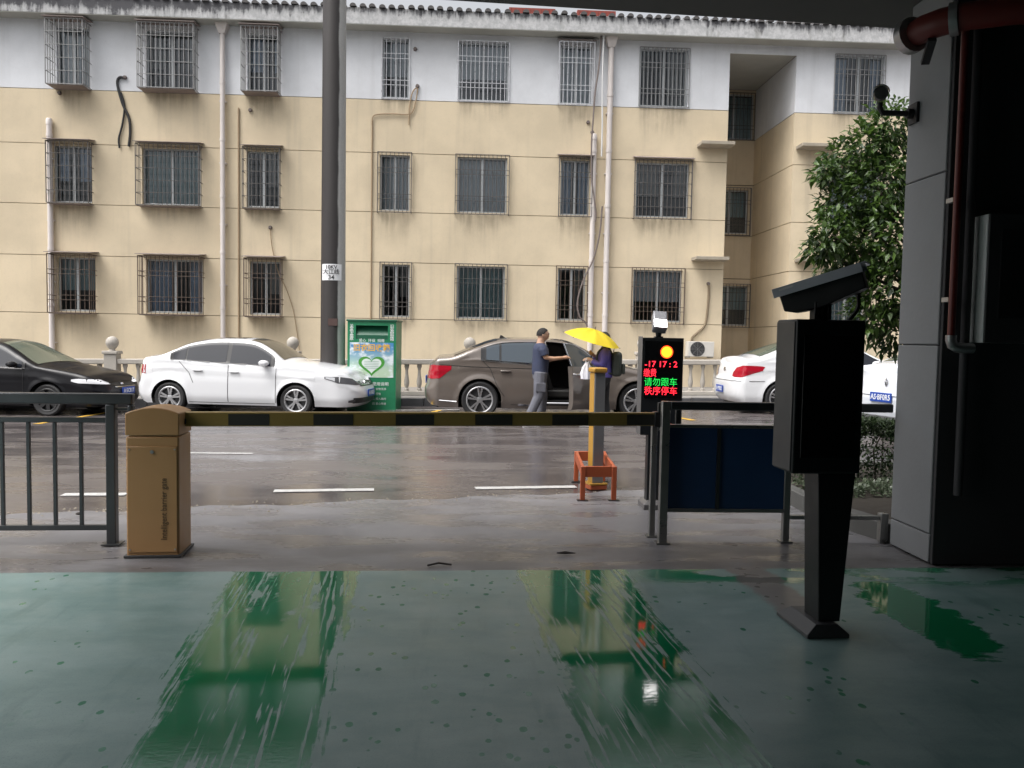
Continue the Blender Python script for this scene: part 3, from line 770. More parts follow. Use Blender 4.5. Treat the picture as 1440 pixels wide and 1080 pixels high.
b = MB(); b.cyl((-.035, .14, .015), (-.045, .2, .01), .115, n=20); b.cyl((.10, -.03, .045), (.14, -.06, .047), .102, n=20); b.build('flange', M_galv, fm)
b = MB(); b.bar((.02, .02, -.06), (.06, .17, -.16), .05, .03); b.build('bracket', M_gwall, fm); b = MB(); b.bar((.3, -.15, .13), (.3, -.15, CZ - q0.z - .05), .03, .03); b.build('hanger', M_gwall, fm)
# dark second pipe
b = MB(); b.cyl((xm + .115, 5.33, .5), (xm + .105, 5.33, CZ - .01), .028, n=12); tag(b.build('drain_pipe', M_gwall), 'dark pipe standing on the wall right behind the red pipe', 'pipe')
c0, c1 = onY(1395, 300, 5.22), onY(1381, 482, 5.22)
cab = thing('control_cabinet', 'wall cabinet painted pale where lit and dark where shaded on the garage wall', 'cabinet', ((c0.x + c1.x) / 2, 5.22, c1.z))
ch = c0.z - c1.z
b = MB(); b.box(0, .7, 0.02, .178, 0, ch); b.build('body', simple('lit_edge_enamel', (.72, .74, .73), .4, var=.15, scale=3), cab, bev=.006)  # light on the side edge put into a pale colour
b = MB(); b.box(.002, .70, -.002, .018, .0, ch); b.build('door', M_gwall, cab, bev=.004)  # shade on the cabinet front put into the door colour
b = MB(); b.box(.08, .64, -.012, -.003, .16, ch - .1); b.build('window', M_black, cab)

# camera on a bracket, fixed to the pier
e0 = onY(1284, 160, 5.85); e1 = onY(1238, 152, 5.85)
cc = thing('security_camera', 'small white security camera on an arm jutting from the grey pier', 'camera', (XC - .003, 5.85, e0.z))
dx = XC - e1.x
b = MB(); b.box(-.02, 0, -.06, .06, -.07, .07); b.cyl((-.02, 0, .0), (-.06, 0, 0), .035, n=14); b.build('wall_plate', M_black, cc)
b = MB(); b.tube([(-.05, 0, 0), (-.12, 0, 0), (-dx + .02, 0, .0), (-dx, 0, .03), (-dx, 0, .07)], .02, 10); b.build('arm', M_black, cc)
Mt = Matrix.Translation((-dx + .0, 0, .13)) @ Matrix.Rotation(R(-25), 4, 'Z') @ Matrix.Rotation(R(12), 4, 'X')
b = MB(); b.lathe([(.002, -.1), (.035, -.1), (.048, -.085), (.05, .1), (.04, .115), (.002, .118)], 18, M=Mt @ Matrix.Rotation(pi / 2, 4, 'X'), cap=False); b.build('housing', simple('camera_shell', (.07, .07, .07), .4), cc)
b = MB(); b.grid([[Mt @ Vector((.06 * cos(a), yy, .06 * sin(a))) for a in [R(10 + 16 * k) for k in range(11)]] for yy in (-.12, .1)]); b.build('sun_hood', M_signw, cc)

# ================================================================== GATE BARRIER
M_rail0 = simple('dark_base_steel', (0.06, 0.06, 0.062), .5, metal=.3)
M_box = simple('orange_powder_coat', (0.40, 0.225, 0.095), .42, var=.08, scale=5)
M_dark = simple('soft_black_paint', (0.022, 0.022, 0.024), .45)
B0 = P2(178, 786); 
bar = thing('barrier_gate', 'orange boom barrier cabinet with a striped arm lowered across the entrance', 'barrier', (B0.x, B0.y, .012), R(4))
bw, bd, bh = .335, .30, .905
def domed(b, x0, x1, y0, y1, z0, z1, rise, m=0):
    n = 12
    pr = [(x0, z0)] + [(lerp(x0, x1, k / n), z1 + rise * (1 - (2 * k / n - 1) ** 2)) for k in range(n + 1)] + [(x1, z0)]
    b.prism(pr, y1 - y0, m, Matrix.Translation((0, y0, 0)))
b = MB(); b.box(0, bw, 0, bd, 0, .80); b.build('cabinet', M_box, bar, bev=.012, seg=3)
b = MB(); domed(b, -.003, bw + .003, -.004, bd + .004, .806, .952, .038); b.build('hood', M_box, bar, bev=.007, seg=2)
b = MB(); b.box(.01, bw - .01, -.009, -.001, .03, .735); b.build('front_door', M_box, bar, bev=.004)
for sx_ in (.025, bw - .025):
    for sz_ in (.05, .715): b = MB(); b.cyl((sx_, -.0085, sz_), (sx_, -.0125, sz_), .006, n=8); b.build('screw', M_galv, bar)
b = MB(); b.box(-.015, bw + .015, -.015, bd + .015, -.004, .012); b.build('base_flange', M_rail0, bar, bev=.002)
b = MB(); b.cyl((bw * .5, -.012, .70), (bw * .5, -.017, .70), .012, n=12); b.build('lock', M_galv, bar)
text('lettering', 'Intelligent barrier gate', .056, simple('faded_brown_print', (.085, .05, .022), .6), bar, (bw * .72, -.0105, .32), rot=(pi / 2, -pi / 2, 0), sx=.82)
b = MB(); b.box(bw + .0055, bw + .0085, .12, .2, .87, .905); lg = b.build('badge', M_dark, bar)
a0 = Vector((bw + .006, .16, .955 - .105)); A1 = Vector((1.47, 6.10, 0))
arm = MB(); M_band = simple('faded_black_band', (.04, .036, .03), .55)
ang = atan2(A1.y - B0.y - .18, A1.x - B0.x - bw) - R(4)
AL = sqrt((A1.x - B0.x - bw) ** 2 + (A1.y - B0.y - .18) ** 2)
Ma = Matrix.Translation((bw - .02, .17, .90)) @ Matrix.Rotation(ang, 4, 'Z')
M_yel = simple('yellow_arm_enamel', (0.31, 0.21, 0.06), .4, var=.1)
arm.box(0, AL, -.024, .024, -.05, .05, 0, Ma); ao = arm.build('arm', M_yel, bar, bev=.008)
per = .565; x = .30
while x < AL - .1:
    b = MB(); x1 = min(x + .27, AL - .01)
    b.box(x, x1, -.0265, -.0245, -.042, .036, 0, Ma); b.build('black_band', M_band, ao); x += per
b = MB(); b.box(AL - .06, AL + .008, -.034, .034, -.056, .056, 0, Ma); b.build('end_cap', M_dark, ao, bev=.004)

# ================================================================== RAILING ON THE LEFT
M_rail = simple('dark_steel_tube', (0.075, 0.08, 0.085), .32, metal=.6, var=.15)
ry = 5.86
rail = thing('railing', 'dark steel railing with upright bars beside the orange barrier cabinet', 'railing', (P2(157, 768).x, ry, .012), R(2.5))
zt = onY(150, 553, ry).z - .012
xe = onY(188, 556, ry).x - rail.location.x
b = MB(); b.box(-3.4, xe, -.035, .035, zt - .075, zt); b.box(xe - .04, xe, -.03, .03, zt - .16, zt - .076); b.build('top_rail', M_rail, rail, bev=.012)
for zz, nm in ((onY(100, 590, ry).z - .012, 'middle_rail'), (onY(100, 741, ry).z - .012, 'bottom_rail')):
    b = MB(); b.box(-3.4, -.035, -.018, .018, zz - .018, zz + .018); b.build(nm, M_rail, rail, bev=.004)
zm, zb = onY(100, 590, ry).z - .03, onY(100, 741, ry).z + .006
b = MB(); b.box(.035, xe - .041, -.01, .01, zt - .115, zt - .1); b.build('stub_rail', M_rail, rail)
pk = None
for i in range(19):
    x = -.205 - .173 * i
    if pk is None: b = MB(); b.box(-.012, .012, -.012, .012, zb - .012, zm); o = b.build('picket', M_rail, rail, bev=.003); pk = o.data
    else: o = link('picket', pk, rail, .003)
    o.location.x = x
for x in (0, -1.75, -3.4):
    b = MB(); b.box(-.032, .032, -.032, .032, 0, zt - .076); p_ = b.build('post', M_rail, rail, bev=.006); p_.location.x = x
    b = MB(); b.box(-.06, .06, -.06, .06, 0, .008); b.build('base_plate', M_rail, p_)

# ================================================================== PANEL FENCE ON THE RIGHT
M_steel = simple('brushed_stainless', (0.30, 0.30, 0.29), .3, metal=.75, var=.2, scale=9)
M_blue = simple('dark_blue_panel', (0.02, 0.06, 0.16), .35, var=.2, scale=2)
fy = 5.98
pf = thing('panel_fence', 'stainless fence with two dark blue panels under the sign column', 'fence', (P2(931, 765).x, fy, .006))
X = lambda px, py: onY(px, py, fy).x - pf.location.x
Zf = lambda px, py: onY(px, py, fy).z - .006
ft = Zf(930, 564)
def fpost(x, y, z1, w=.03):
    b = MB(); b.box(x - w, x + w, y - w, y + w, 0, z1); o = b.build('post', M_steel, pf, bev=.005)
    b = MB(); b.box(x - w - .02, x + w + .02, y - w - .02, y + w + .02, 0, .01); b.build('base_plate', M_steel, o)
fpost(0, 0, ft); fpost(-.035, .20, Zf(920, 598), .022); xr = X(1110, 700)
fpost(xr, .06, ft, .025)
xe2 = X(1246, 740)
b = MB(); b.box(.031, xr + .75, -.03, .03, ft - .062, ft); b.build('top_rail', M_rail, pf, bev=.008)
z0, z1 = Zf(1000, 722), Zf(1000, 598)
b = MB(); b.box(.031, xr - .026, .03, .07, z1 - .025, z1); b.build('panel_rail', M_steel, pf, bev=.003)
b = MB(); b.box(.031, xr - .026, .03, .07, z0, z0 + .025); b.build('panel_rail', M_steel, pf, bev=.003)
xm_ = X(1012, 660)
b = MB(); b.box(xm_ - .012, xm_ + .012, .03, .07, z0 + .026, z1 - .026); b.build('mullion', M_rail, pf)
for x0, x1 in ((.032, xm_ - .013), (xm_ + .013, xr - .027)):
    b = MB(); b.box(x0, x1, .044, .056, z0 + .026, z1 - .026); b.build('panel', M_blue, pf)
b = MB(); zl = Zf(1215, 727); b.box(xr + .026, xe2 - .03, .03, .07, zl - .03, zl); b.build('low_rail', M_steel, pf, bev=.004)
b = MB(); b.box(xe2 - .03, xe2 + .03, .02, .08, 0, zl + .02); b.build('low_post', M_steel, pf, bev=.005)
b = MB()   # fork that catches the arm
b.box(-.02, .13, .10, .135, ft - .235, ft - .20); b.box(-.03, .005, .10, .135, ft - .2, ft - .02); b.box(.105, .14, .10, .135, ft - .2, ft - .07); b.box(-.02, .02, .031, .1, ft - .225, ft - .205)
b.build('arm_rest', M_dark, pf, bev=.004)

# ================================================================== LED SIGN COLUMN
lp = P2(915, 714)
LY = lp.y
led = thing('led_sign_column', 'black sign column with a lit orange disc and red and green text', 'led sign', (lp.x, LY, .006))
lx = lambda px, py: onY(px, py, LY - .09).x - lp.x
lz = lambda px, py: onY(px, py, LY - .09).z - .006
x0, x1, zt_, zb_ = lx(902.5, 540), lx(960, 540), lz(930, 475), lz(930, 612)
M_ledb = simple('black_sign_casing', (0.02, 0.022, 0.024), .35)
M_ledside = simple('lit_sign_side', (0.13, 0.125, 0.125), .4)  # daylight on the casing's left side put into a lighter grey
b = MB(); b.box(x0, x1, -.088, .09, zb_, zt_); b.box(x0 - .004, x0 - .0005, -.09, .092, zb_, zt_ + .01, 1); b.build('casing', [M_ledb, M_ledside], led, bev=.005)
M_screen = simple('led_screen', (0.008, 0.009, 0.01), .15)
b = MB(); b.box(x0 + .02, x1 - .012, -.092, -.0885, lz(930, 560), zt_ - .03); scr = b.build('screen', M_screen, led)
M_red = emis('red_led', (1.0, 0.02, 0.04), 1.7); M_grn = emis('green_led', (0.02, 1.0, 0.12), .6); M_org = emis('orange_led', (1.0, 0.22, 0.01), 2.6); M_lamp = emis('lamp_white', (1, .96, .95), 8.0)
M_ored = emis('disc_rim_red', (1.0, 0.05, 0.01), 1.6)
yt = -.0935
b = MB(); b.cyl((lx(937.5, 495), yt, lz(937.5, 495)), (lx(937.5, 495), yt - .002, lz(937.5, 495)), .048, n=28); b.build('disc_light', M_org, led)
b = MB(); b.lathe([(.048, 0), (.056, .002), (.056, -.001)], 28, M=Matrix.Translation((lx(937.5, 495), yt, lz(937.5, 495))) @ Matrix.Rotation(pi / 2, 4, 'X'), cap=False); b.build('disc_rim', M_ored, led)
mid = (lx(904, 513) + lx(955, 513)) / 2
text('lettering', '-17 17 : 2', .074, M_red, led, (mid, yt, lz(930, 512.5)), sx=1.02, bold=.0006)
text('lettering', '缴费', .078, M_red, led, (lx(914, 525), yt, lz(914, 525)), sx=.75)
text('lettering', '请勿跟车', .080, M_grn, led, (lx(929, 538), yt, lz(929, 538)), sx=.93)
text('lettering', '秩序停车', .080, M_red, led, (lx(929, 550.5), yt, lz(929, 550.5)), sx=.93)
b = MB(); b.box(lx(912, 640), lx(946, 640), -.05, .05, .03, zb_ - .001); b.build('pedestal', M_ledb, led, bev=.004)
b = MB(); bb0, bb1 = lx(904, 713), lx(950, 713)
b.add([(x, y, z) for z, k in ((.0, 0), (.045, 0), (.075, .05)) for x, y in ((bb0 + k, -.13 + k), (bb1 - k, -.13 + k), (bb1 - k, .13 - k), (bb0 + k, .13 - k))],
      [(a * 4 + k, a * 4 + (k + 1) % 4, a * 4 + 4 + (k + 1) % 4, a * 4 + 4 + k) for a in range(2) for k in range(4)] + [(8, 9, 10, 11)]); b.build('foot', M_ledside, led, bev=.004)
lamp = thing('flash_lamp', 'small grey lamp shining white on top of the black sign column', 'lamp', (lp.x, LY, zt_ + .006))
lc = lx(929, 460)
b = MB(); b.cyl((lc, -.02, 0), (lc, -.02, .05), .022, .03, n=14); b.box(lc - .035, lc + .035, -.05, .02, .0, .012); b.build('neck', M_ledb, lamp, bev=.003)
Ml = Matrix.Translation((lc + .005, -.02, .13)) @ Matrix.Rotation(R(-38), 4, 'X') @ Matrix.Rotation(R(6), 4, 'Y')
b = MB(); b.box(-.062, .062, -.045, .045, -.085, .105, 0, Ml); b.build('housing', simple('lamp_grey', (.32, .32, .34), .35, metal=.4), lamp, bev=.012)
b = MB(); b.box(-.055, .055, -.05, -.046, -.08, .0, 0, Ml); b.build('lens', M_lamp, lamp, bev=.012)

# ================================================================== NUMBER PLATE CAMERA POST
L0 = Vector((1.72, 4.01)); 
lpr = thing('plate_camera_post', 'black ticketing post with a plate reading camera standing on the green floor', 'camera post', (1.75, 4.02, .010), R(3))
M_lprk = simple('matt_black_casing', (0.011, 0.012, 0.013), .45)
M_lprs = simple('lit_side_graphite', (0.06, 0.062, 0.066), .42)  # light from the left painted in as a paler side
ZL = lambda px, py: onY(px, py, 4.03).z - .01
b = MB(); w_, d_ = .225, .37
b.add([(x, y, z) for z, k in ((0, 0), (.018, 0), (.065, .055)) for x, y in ((-.03 + k, k * .4), (w_ - .03 - k, k * .4), (w_ - .03 - k, d_ - k), (-.03 + k, d_ - k))],
      [(a * 4 + k, a * 4 + (k + 1) % 4, a * 4 + 4 + (k + 1) % 4, a * 4 + 4 + k) for a in range(2) for k in range(4)] + [(8, 9, 10, 11)]); b.build('base', M_lprs, lpr, bev=.003)
zb, zt2 = ZL(1150, 667), ZL(1150, 449)
b = MB()
b.add([(x, y, z) for z, x0, x1 in ((.066, .055, .172), (zb - .002, .025, .225)) for x, y in ((x0, .06), (x1, .06), (x1, .22), (x0, .22))],
      [(0, 1, 5, 4), (1, 2, 6, 5), (2, 3, 7, 6), (3, 0, 4, 7), (4, 5, 6, 7)]); b.build('pedestal', M_lprk, lpr, bev=.006)
x0, x1 = onY(1116, 560, 4.03).x - 1.745, onY(1216, 560, 4.03).x - 1.745
b = MB(); b.box(x0 + .002, x1, .02, .26, zb, zt2); b.build('housing', M_lprk, lpr, bev=.012, seg=3)
b = MB(); b.box(x0 - .004, x0 + .001, .035, .245, zb + .012, zt2 - .012); b.build('lit_side_panel', M_lprs, lpr, bev=.002)
b = MB(); b.box(x0 + .04, x1 - .04, .014, .0195, zb + .08, zt2 - .08); b.build('front_window', simple('dark_acrylic', (.008, .008, .009), .2), lpr, bev=.004)
zc = zt2
cxx = onY(1165, 430, 4.1).x - 1.745
b = MB(); b.box(cxx - .06, cxx - .035, .1, .16, zc, zc + .09); b.box(cxx + .01, cxx + .03, .1, .16, zc, zc + .13); b.cyl((cxx - .015, .13, zc), (cxx - .015, .13, zc + .08), .028, n=14); b.build('bracket', M_lprk, lpr, bev=.004)
ca, cb = onY(1112, 414, 4.1), onY(1214, 377, 4.1)
cl = 1.18 * sqrt((cb.x - ca.x) ** 2 + (cb.z - ca.z) ** 2); tilt = .80 * atan2(cb.z - ca.z, cb.x - ca.x)
Mc = Matrix.Translation((ca.x - 1.745, .27, ca.z + .012)) @ Matrix.Rotation(R(-38), 4, 'Z') @ Matrix.Rotation(-tilt, 4, 'Y')
b = MB(); b.prism([(.02, -.012), (cl - .03, -.012), (cl - .03, -.115), (.20, -.15), (.07, -.135), (.025, -.115)], .10, 0, Mc @ Matrix.Translation((0, -.045, 0))); b.build('camera_body', M_lprk, lpr, bev=.006)
M_hood = simple('pale_grey_hood', (.62, .63, .70), .32, metal=.3, var=.08)
b = MB(); b.box(0, cl, -.075, .075, 0, .008, 0, Mc); b.box(0.0, cl - .02, -.079, -.0755, -.040, .008, 0, Mc); b.box(0, cl - .02, .0755, .079, -.022, .006, 0, Mc); b.build('sun_hood', M_hood, lpr, bev=.002)
b = MB(); b.box(.035, .11, -.081, -.0795, -.012, -.002, 0, Mc); b.build('badge', M_signw, lpr)
b = MB(); b.tube(catmull([(cb.x - 1.745 - .03, .12, cb.z - .04), (cb.x - 1.745 + .0, .13, cb.z - .1), (cb.x - 1.745 + .015, .13, cb.z - .2), (cxx + .13, .12, zc - .004)], 5), .011, 8); b.build('cable', M_lprk, lpr)

# ================================================================== YELLOW CAPPED POST WITH GUARD
M_gpost = simple('grey_post_shell', (.20, .205, .215), .4, metal=.3)
M_ypaint = simple('yellow_post_paint', (.46, .25, .04), .4, var=.12)
M_orange = simple('orange_guard_paint', (.38, .085, .03), .45, var=.2, scale=9)
bp = P2(837, 688)
bp_t = thing('sensor_post', 'grey and yellow post with a yellow cap behind the barrier arm', 'post', (bp.x, bp.y, .006), R(15))
hz = onY(838, 524, bp.y).z
b = MB(); b.box(-.058, .058, -.062, .062, 0, hz - .006, 0)
b.build('shaft', M_gpost, bp_t, bev=.008)
b = MB(); b.box(-.0605, -.059, -.055, .055, .0, hz - .008); b.build('side_strip', M_ypaint, bp_t)
b = MB(); b.box(-.074, .074, -.078, .078, hz - .005, hz + .045); b.build('cap', M_ypaint, bp_t, bev=.014)
b = MB(); b.box(-.09, .09, -.09, .09, 0, .05); b.build('foot', M_orange, bp_t, bev=.01)
b = MB(); b.box(-.093, .093, -.093, .093, .051, .066); b.build('foot_band', M_ypaint, bp_t)
gf = thing('guard_frame', 'orange steel guard frame around the foot of the yellow capped post', 'guard', (bp.x, bp.y, .006))
gzt = .33
cs = [onZ(820, 655, gzt), onZ(864, 655, gzt), onZ(849, 634, gzt), onZ(811, 634, gzt)]
cs = [Vector((c.x - bp.x, c.y - bp.y, 0)) for c in cs]
for k in range(4):
    a_, c_ = cs[k], cs[(k + 1) % 4]; dr = (c_ - a_).normalized() * .018
    b = MB(); b.bar(a_ + dr + Vector((0, 0, gzt - .06)), c_ - dr + Vector((0, 0, gzt - .06)), .028, .10); b.build('rail', M_orange, gf, bev=.004)
    b = MB(); b.box(-.022, .022, -.022, .022, 0, gzt - .012); o = b.build('leg', M_orange, gf, bev=.004); o.location = a_
    b = MB(); b.box(-.05, .05, -.035, .035, 0, .008); b.build('foot_plate', M_rail, o)

# ================================================================== GREEN CLOTHES BIN
GY = 17.35
gx0, gx1 = onY(488, 510, GY).x, onY(557, 510, GY).x
gb = thing('clothes_bin', 'green clothes recycling bin with a heart poster behind the white car', 'recycling bin', ((gx0 + gx1) / 2, GY, gz(-2.5, GY)), R(-4))
gw = gx1 - gx0; gh = onY(520, 452, GY).z - gb.location.z
M_gbin = simple('green_bin_enamel', (0.012, 0.17, 0.075), .4, var=.12)
M_gbin2 = simple('deep_green_enamel', (0.008, 0.085, 0.045), .4)
b = MB(); hw = gw / 2
zc0, zc1 = gh * .80, gh * .955; xa, xb = -hw + gw * .17, hw - gw * .17
b.box(-hw, hw, 0, .75, 0, zc0); b.box(-hw, xa, 0, .75, zc0, zc1); b.box(xb, hw, 0, .75, zc0, zc1); b.box(xa, xb, .22, .75, zc0, zc1); b.box(-hw, hw, 0, .75, zc1, gh)
b.build('cabinet', M_gbin, gb)
b = MB(); b.box(-hw - .02, hw + .02, -.03, .78, gh + .001, gh + .04); b.build('lid', M_gbin2, gb, bev=.008)
b = MB(); b.quad((xa, .02, zc0 + .09), (xb, .02, zc0 + .09), (xb, .16, zc1 - .002), (xa, .16, zc1 - .002)); b.box(xa, xb, .015, .02, zc0 + .0, zc0 + .09); b.build('chute_flap', M_gbin2, gb, smooth=False)
def poster_mat():
    g = G('sky_poster_print'); o = g.co(); z = g.xyz(o)[2]
    n = g.noise(g.map(o, (1, 1, 1.6)), 3.2, 4)
    c = g.mix(g.step(z, gh * .42, gh * .76), (.42, .55, .40), (.06, .22, .45)); c = g.mix(g.step(n, .48, .62), c, (.62, .68, .72))
    g.p(col=c, rough=.4); return g.mat
pz0, pz1 = gh * .375, gh * .765
b = MB(); b.box(-hw * .9, hw * .9, -.006, -.001, pz0, pz1); po = b.build('poster', poster_mat(), gb)
def heart(t): 
    return (16 * sin(t) ** 3 / 17, (13 * cos(t) - 5 * cos(2 * t) - 2 * cos(3 * t) - cos(4 * t)) / 17)
pts = [heart(2 * pi * k / 48) for k in range(49)]
hc = (.0, lerp(pz0, pz1, .36)); b = MB()
b.grid([[(hc[0] + x * s_ * .26, -.008, hc[1] + y * s_ * .22) for x, y in pts] for s_ in (1.12, .84)]); b.build('heart', simple('leaf_green_print', (.05, .26, .03), .5, var=.6, scale=25), po, smooth=False)
b = MB(); b.add([(hc[0] + x * .84 * .26, -.0075, hc[1] + y * .84 * .22) for x, y in pts[:-1]], [tuple(range(48))]); b.build('heart_panel', simple('pale_print', (.60, .66, .64), .5), po, smooth=False)
M_gold = simple('gold_print', (.62, .36, .05), .5); M_wp = simple('white_print', (.7, .74, .72), .5)
text('lettering', '旧衣回收箱', .155, M_gold, po, (0, -.008, lerp(pz0, pz1, .84)), bold=.004)
text('lettering', '爱心  环保  捐赠', .075, M_wp, gb, (0, -.003, gh * .785))
text('lettering', '关\n爱\n他\n人\n奉\n献', .085, M_wp, gb, (-hw + gw * .085, -.003, gh * .875), sp=.62)
text('lettering', '旧\n衣\n再\n利\n用\n箱', .085, M_wp, gb, (hw - gw * .085, -.003, gh * .875), sp=.62)
for k, (t, s_) in enumerate((('使用说明', .085), ('一 衣物洗净', .055), ('二 打包', .055), ('三 投入箱内', .055), ('四 爱心传递', .055))):
    text('lettering', t, s_, M_wp, gb, (.02, -.003, gh * (.30 - .055 * k)), align='LEFT')
for k in range(5):
    b = MB(); b.box(-.15, .15, -.0092, -.0085, hc[1] + .07 - k * .035, hc[1] + .076 - k * .035); struct(b.build('print_line', M_gbin, po), 'stuff')

# ================================================================== CARS
M_tyre = simple('tyre_rubber', (0.018, 0.018, 0.019), .65)
M_rim = simple('alloy_rim', (.48, .48, .49), .28, metal=.8, var=.08)
M_rimd = simple('rim_shadow_paint', (.03, .03, .032), .5)  # disc colour darkened for the shade behind the spokes
M_trim = simple('black_plastic_trim', (.014, .014, .015), .4)
M_chrome = simple('bright_chrome', (.72, .72, .74), .12, metal=1.0, var=.03)
def carglass(name, col):
    g = G(name); g.p(col=col, rough=.03, spec=.45); return g.mat
M_cglass = carglass('tinted_car_glass', (.014, .016, .022))
M_cglass2 = carglass('brown_reflection_windscreen', (.075, .068, .052))  # brownish reflection put into the glass colour
M_taill = carglass('red_tail_lamp', (.32, .008, .02))
M_lampc = carglass('clear_lamp_glass', (.42, .43, .45))
M_lampd = carglass('smoked_lamp_glass', (.07, .07, .075))
M_plate = simple('blue_plate', (.015, .06, .33), .4)
M_platew = simple('plate_white', (.7, .72, .75), .4)
M_seat = simple('black_leather', (.02, .019, .018), .5)
def np_interp(xs, ys, x):
    if x <= xs[0]: return ys[0]
    lo, hi = 0, len(xs) - 1
    if x >= xs[-1]: return ys[-1]
    while hi - lo > 1:
        m = (lo + hi) // 2
        if xs[m] <= x: lo = m
        else: hi = m
    return ys[lo] + (ys[hi] - ys[lo]) * (x - xs[lo]) / (xs[hi] - xs[lo])

class Car:
    def __init__(c, root, D, paint):
        c.root = root; c.D = D; c.paint = paint
        c.L, c.W = D['L'], D['W']; c.top = smooth_tab(D['top'], 6); c.belt = smooth_tab(D['belt'], 4)
        c.xr, c.xf = D['wheels']; c.R = D['R']; c.Ra = c.R + .05; c.sill = .20
        wtab = smooth_tab([(.30, c.W * .955), (.9, c.W), (c.L * .5, c.W), (c.L - 1.2, c.W * .985), (c.L - .62, c.W * .93)], 6)
        c.wf = lambda x: interp(wtab, x)
        st = []
        a = .30
        for k in range(15):
            th = pi / 2 * k / 14; st.append((a * (1 - cos(th) ** (2 / 2.3)), c.wf(a) * sin(th) ** (2 / 3.2)))
        c.i_r = len(st) - 1
        xs = {round(a + .045 * k, 4) for k in range(1, int((c.L - .62 - a) / .045))}
        for xw in (c.xr, c.xf):
            for k in range(25): xs.add(round(xw + c.Ra * cos(pi * k / 24), 4))
            xs.add(round(xw - c.Ra - .003, 4)); xs.add(round(xw + c.Ra + .003, 4))
        for x in D.get('cuts', []): xs.add(round(x, 4))
        xs = sorted(x for x in xs if a < x < c.L - .63)
        out = [xs[0]]
        for x in xs[1:]:
            if x - out[-1] > .0015: out.append(x)
        st += [(x, c.wf(x)) for x in out]
        af = .62; w0 = c.wf(c.L - af)
        for k in range(25):
            th = pi / 2 * k / 24; st.append((c.L - af + af * (sin(th) ** (2 / 2.9)), w0 * cos(th) ** (2 / 3.6) if k < 24 else 0.0))
        c.st = st; c.N = len(st)
        c.nf = c.N - 25
        nr = []
        for i in range(c.N):
            p, q = st[max(0, i - 1)], st[min(c.N - 1, i + 1)]
            t = Vector((q[0] - p[0], q[1] - p[1])); n = Vector((-t.y, t.x)).normalized()
            nr.append(n)
        nr[0] = Vector((-1, 0)); nr[-1] = Vector((1, 0)); c.nr = nr
        c.info = [c._info(i) for i in range(c.N)]
    def zt(c, x): return interp(c.top, x)
    def _info(c, i):
        x, y = c.st[i]
        zt = c.zt(x); zb = c.sill + (.03 if i < c.i_r else 0)
        if i >= c.nf: zb = .18 + .02
        for xw in (c.xr, c.xf):
            d = abs(x - xw)
            if d < c.Ra + .001: zb = max(zb, c.R + sqrt(max(0, c.Ra ** 2 - d * d)))
        zs = min(interp(c.belt, x), zt - .045)
        return (zb, zs, zt)
    def inset(c, x, z, zb, zs, zt, n):
        s = .055 * (1 - sm((z - .16) / .20)) + .035 * sm((z - .58) / .42)
        bl = interp(c.belt, x)
        s -= .010 * sm((z - (bl - .20)) / .02) * (1 - sm((z - (bl - .18)) / .14))       # shoulder crease
        for xw in (c.xr, c.xf):
            d = sqrt((x - xw) ** 2 + (z - c.R) ** 2)
            if d < c.Ra + .10: s -= .016 * (1 - sm((d - c.Ra) / .10))
        gh = zt - zs
        if z > zs:
            k = sm((gh - .06) / .22); s += k * (.012 + .40 * (z - zs))
        r = min(.09, gh * .9 + .02); u = clamp((z - (zt - r)) / r)
        s += (.06 if gh > .15 else .075) * (1 - sqrt(max(0, 1 - u * u)))
        if n.x < -.2: s += interp(c.D['rear'], z) * (-n.x) ** 1.5
        if n.x > .2: s += interp(c.D['front'], z) * n.x ** 1.5
        return s
    def pt(c, i, z, off=0.0):
        x, y = c.st[i]; zb, zs, zt = c.info[i]; n = c.nr[i]
        s = c.inset(x, z, zb, zs, zt, n) - off
        return Vector((x - n.x * s, max(y - n.y * s, 0 if i in (0, c.N - 1) else -1), z))
    def S(c, s, z, off=0.0, side=-1):
        i = int(clamp(math.floor(s), 0, c.N - 2)); f = s - i
        p = c.pt(i, z, off).lerp(c.pt(i + 1, z, off), f); return Vector((p.x, p.y * side, p.z))
    def sx(c, x):
        return c.i_r + np_interp([p[0] for p in c.st[c.i_r:c.nf + 18]], list(range(len(c.st[c.i_r:c.nf + 18]))), x)
    def sfront(c, y):     # station on the nose for a given half width
        ys = [p[1] for p in c.st[c.nf:]][::-1]; return c.N - 1 - np_interp(ys, list(range(len(ys))), y)
    def srear(c, y):
        ys = [p[1] for p in c.st[:c.i_r + 1]]; return np_interp(ys, list(range(len(ys))), y)
    def topz(c, s, v, off=0.0):
        i = int(clamp(math.floor(s), 0, c.N - 2)); f = s - i
        def one(i):
            p = c.pt(i, c.info[i][2]); ye = p.y
            cr = .05 * clamp(ye / .4); 
            return Vector((p.x, v * ye, p.z + cr * (1 - v * v)))
        p = one(i).lerp(one(i + 1), f)
        if off:
            q = one(min(i + 1, c.N - 1)) - one(max(i - 1, 0)); n = Vector((-q.z, 0, q.x)).normalized() if q.length > 1e-6 else Vector((0, 0, 1))
            if n.z < 0: n = -n
            p = p + n * off
        return p
    def zrows(c, i, n1=14, n2=16):
        zb, zs, zt = c.info[i]
        if zs < zb + .02: zs = zb + .02
        return [lerp(zb, zs, k / n1) for k in range(n1)] + [lerp(zs, zt, (k / n2) ** .85) for k in range(n2 + 1)]
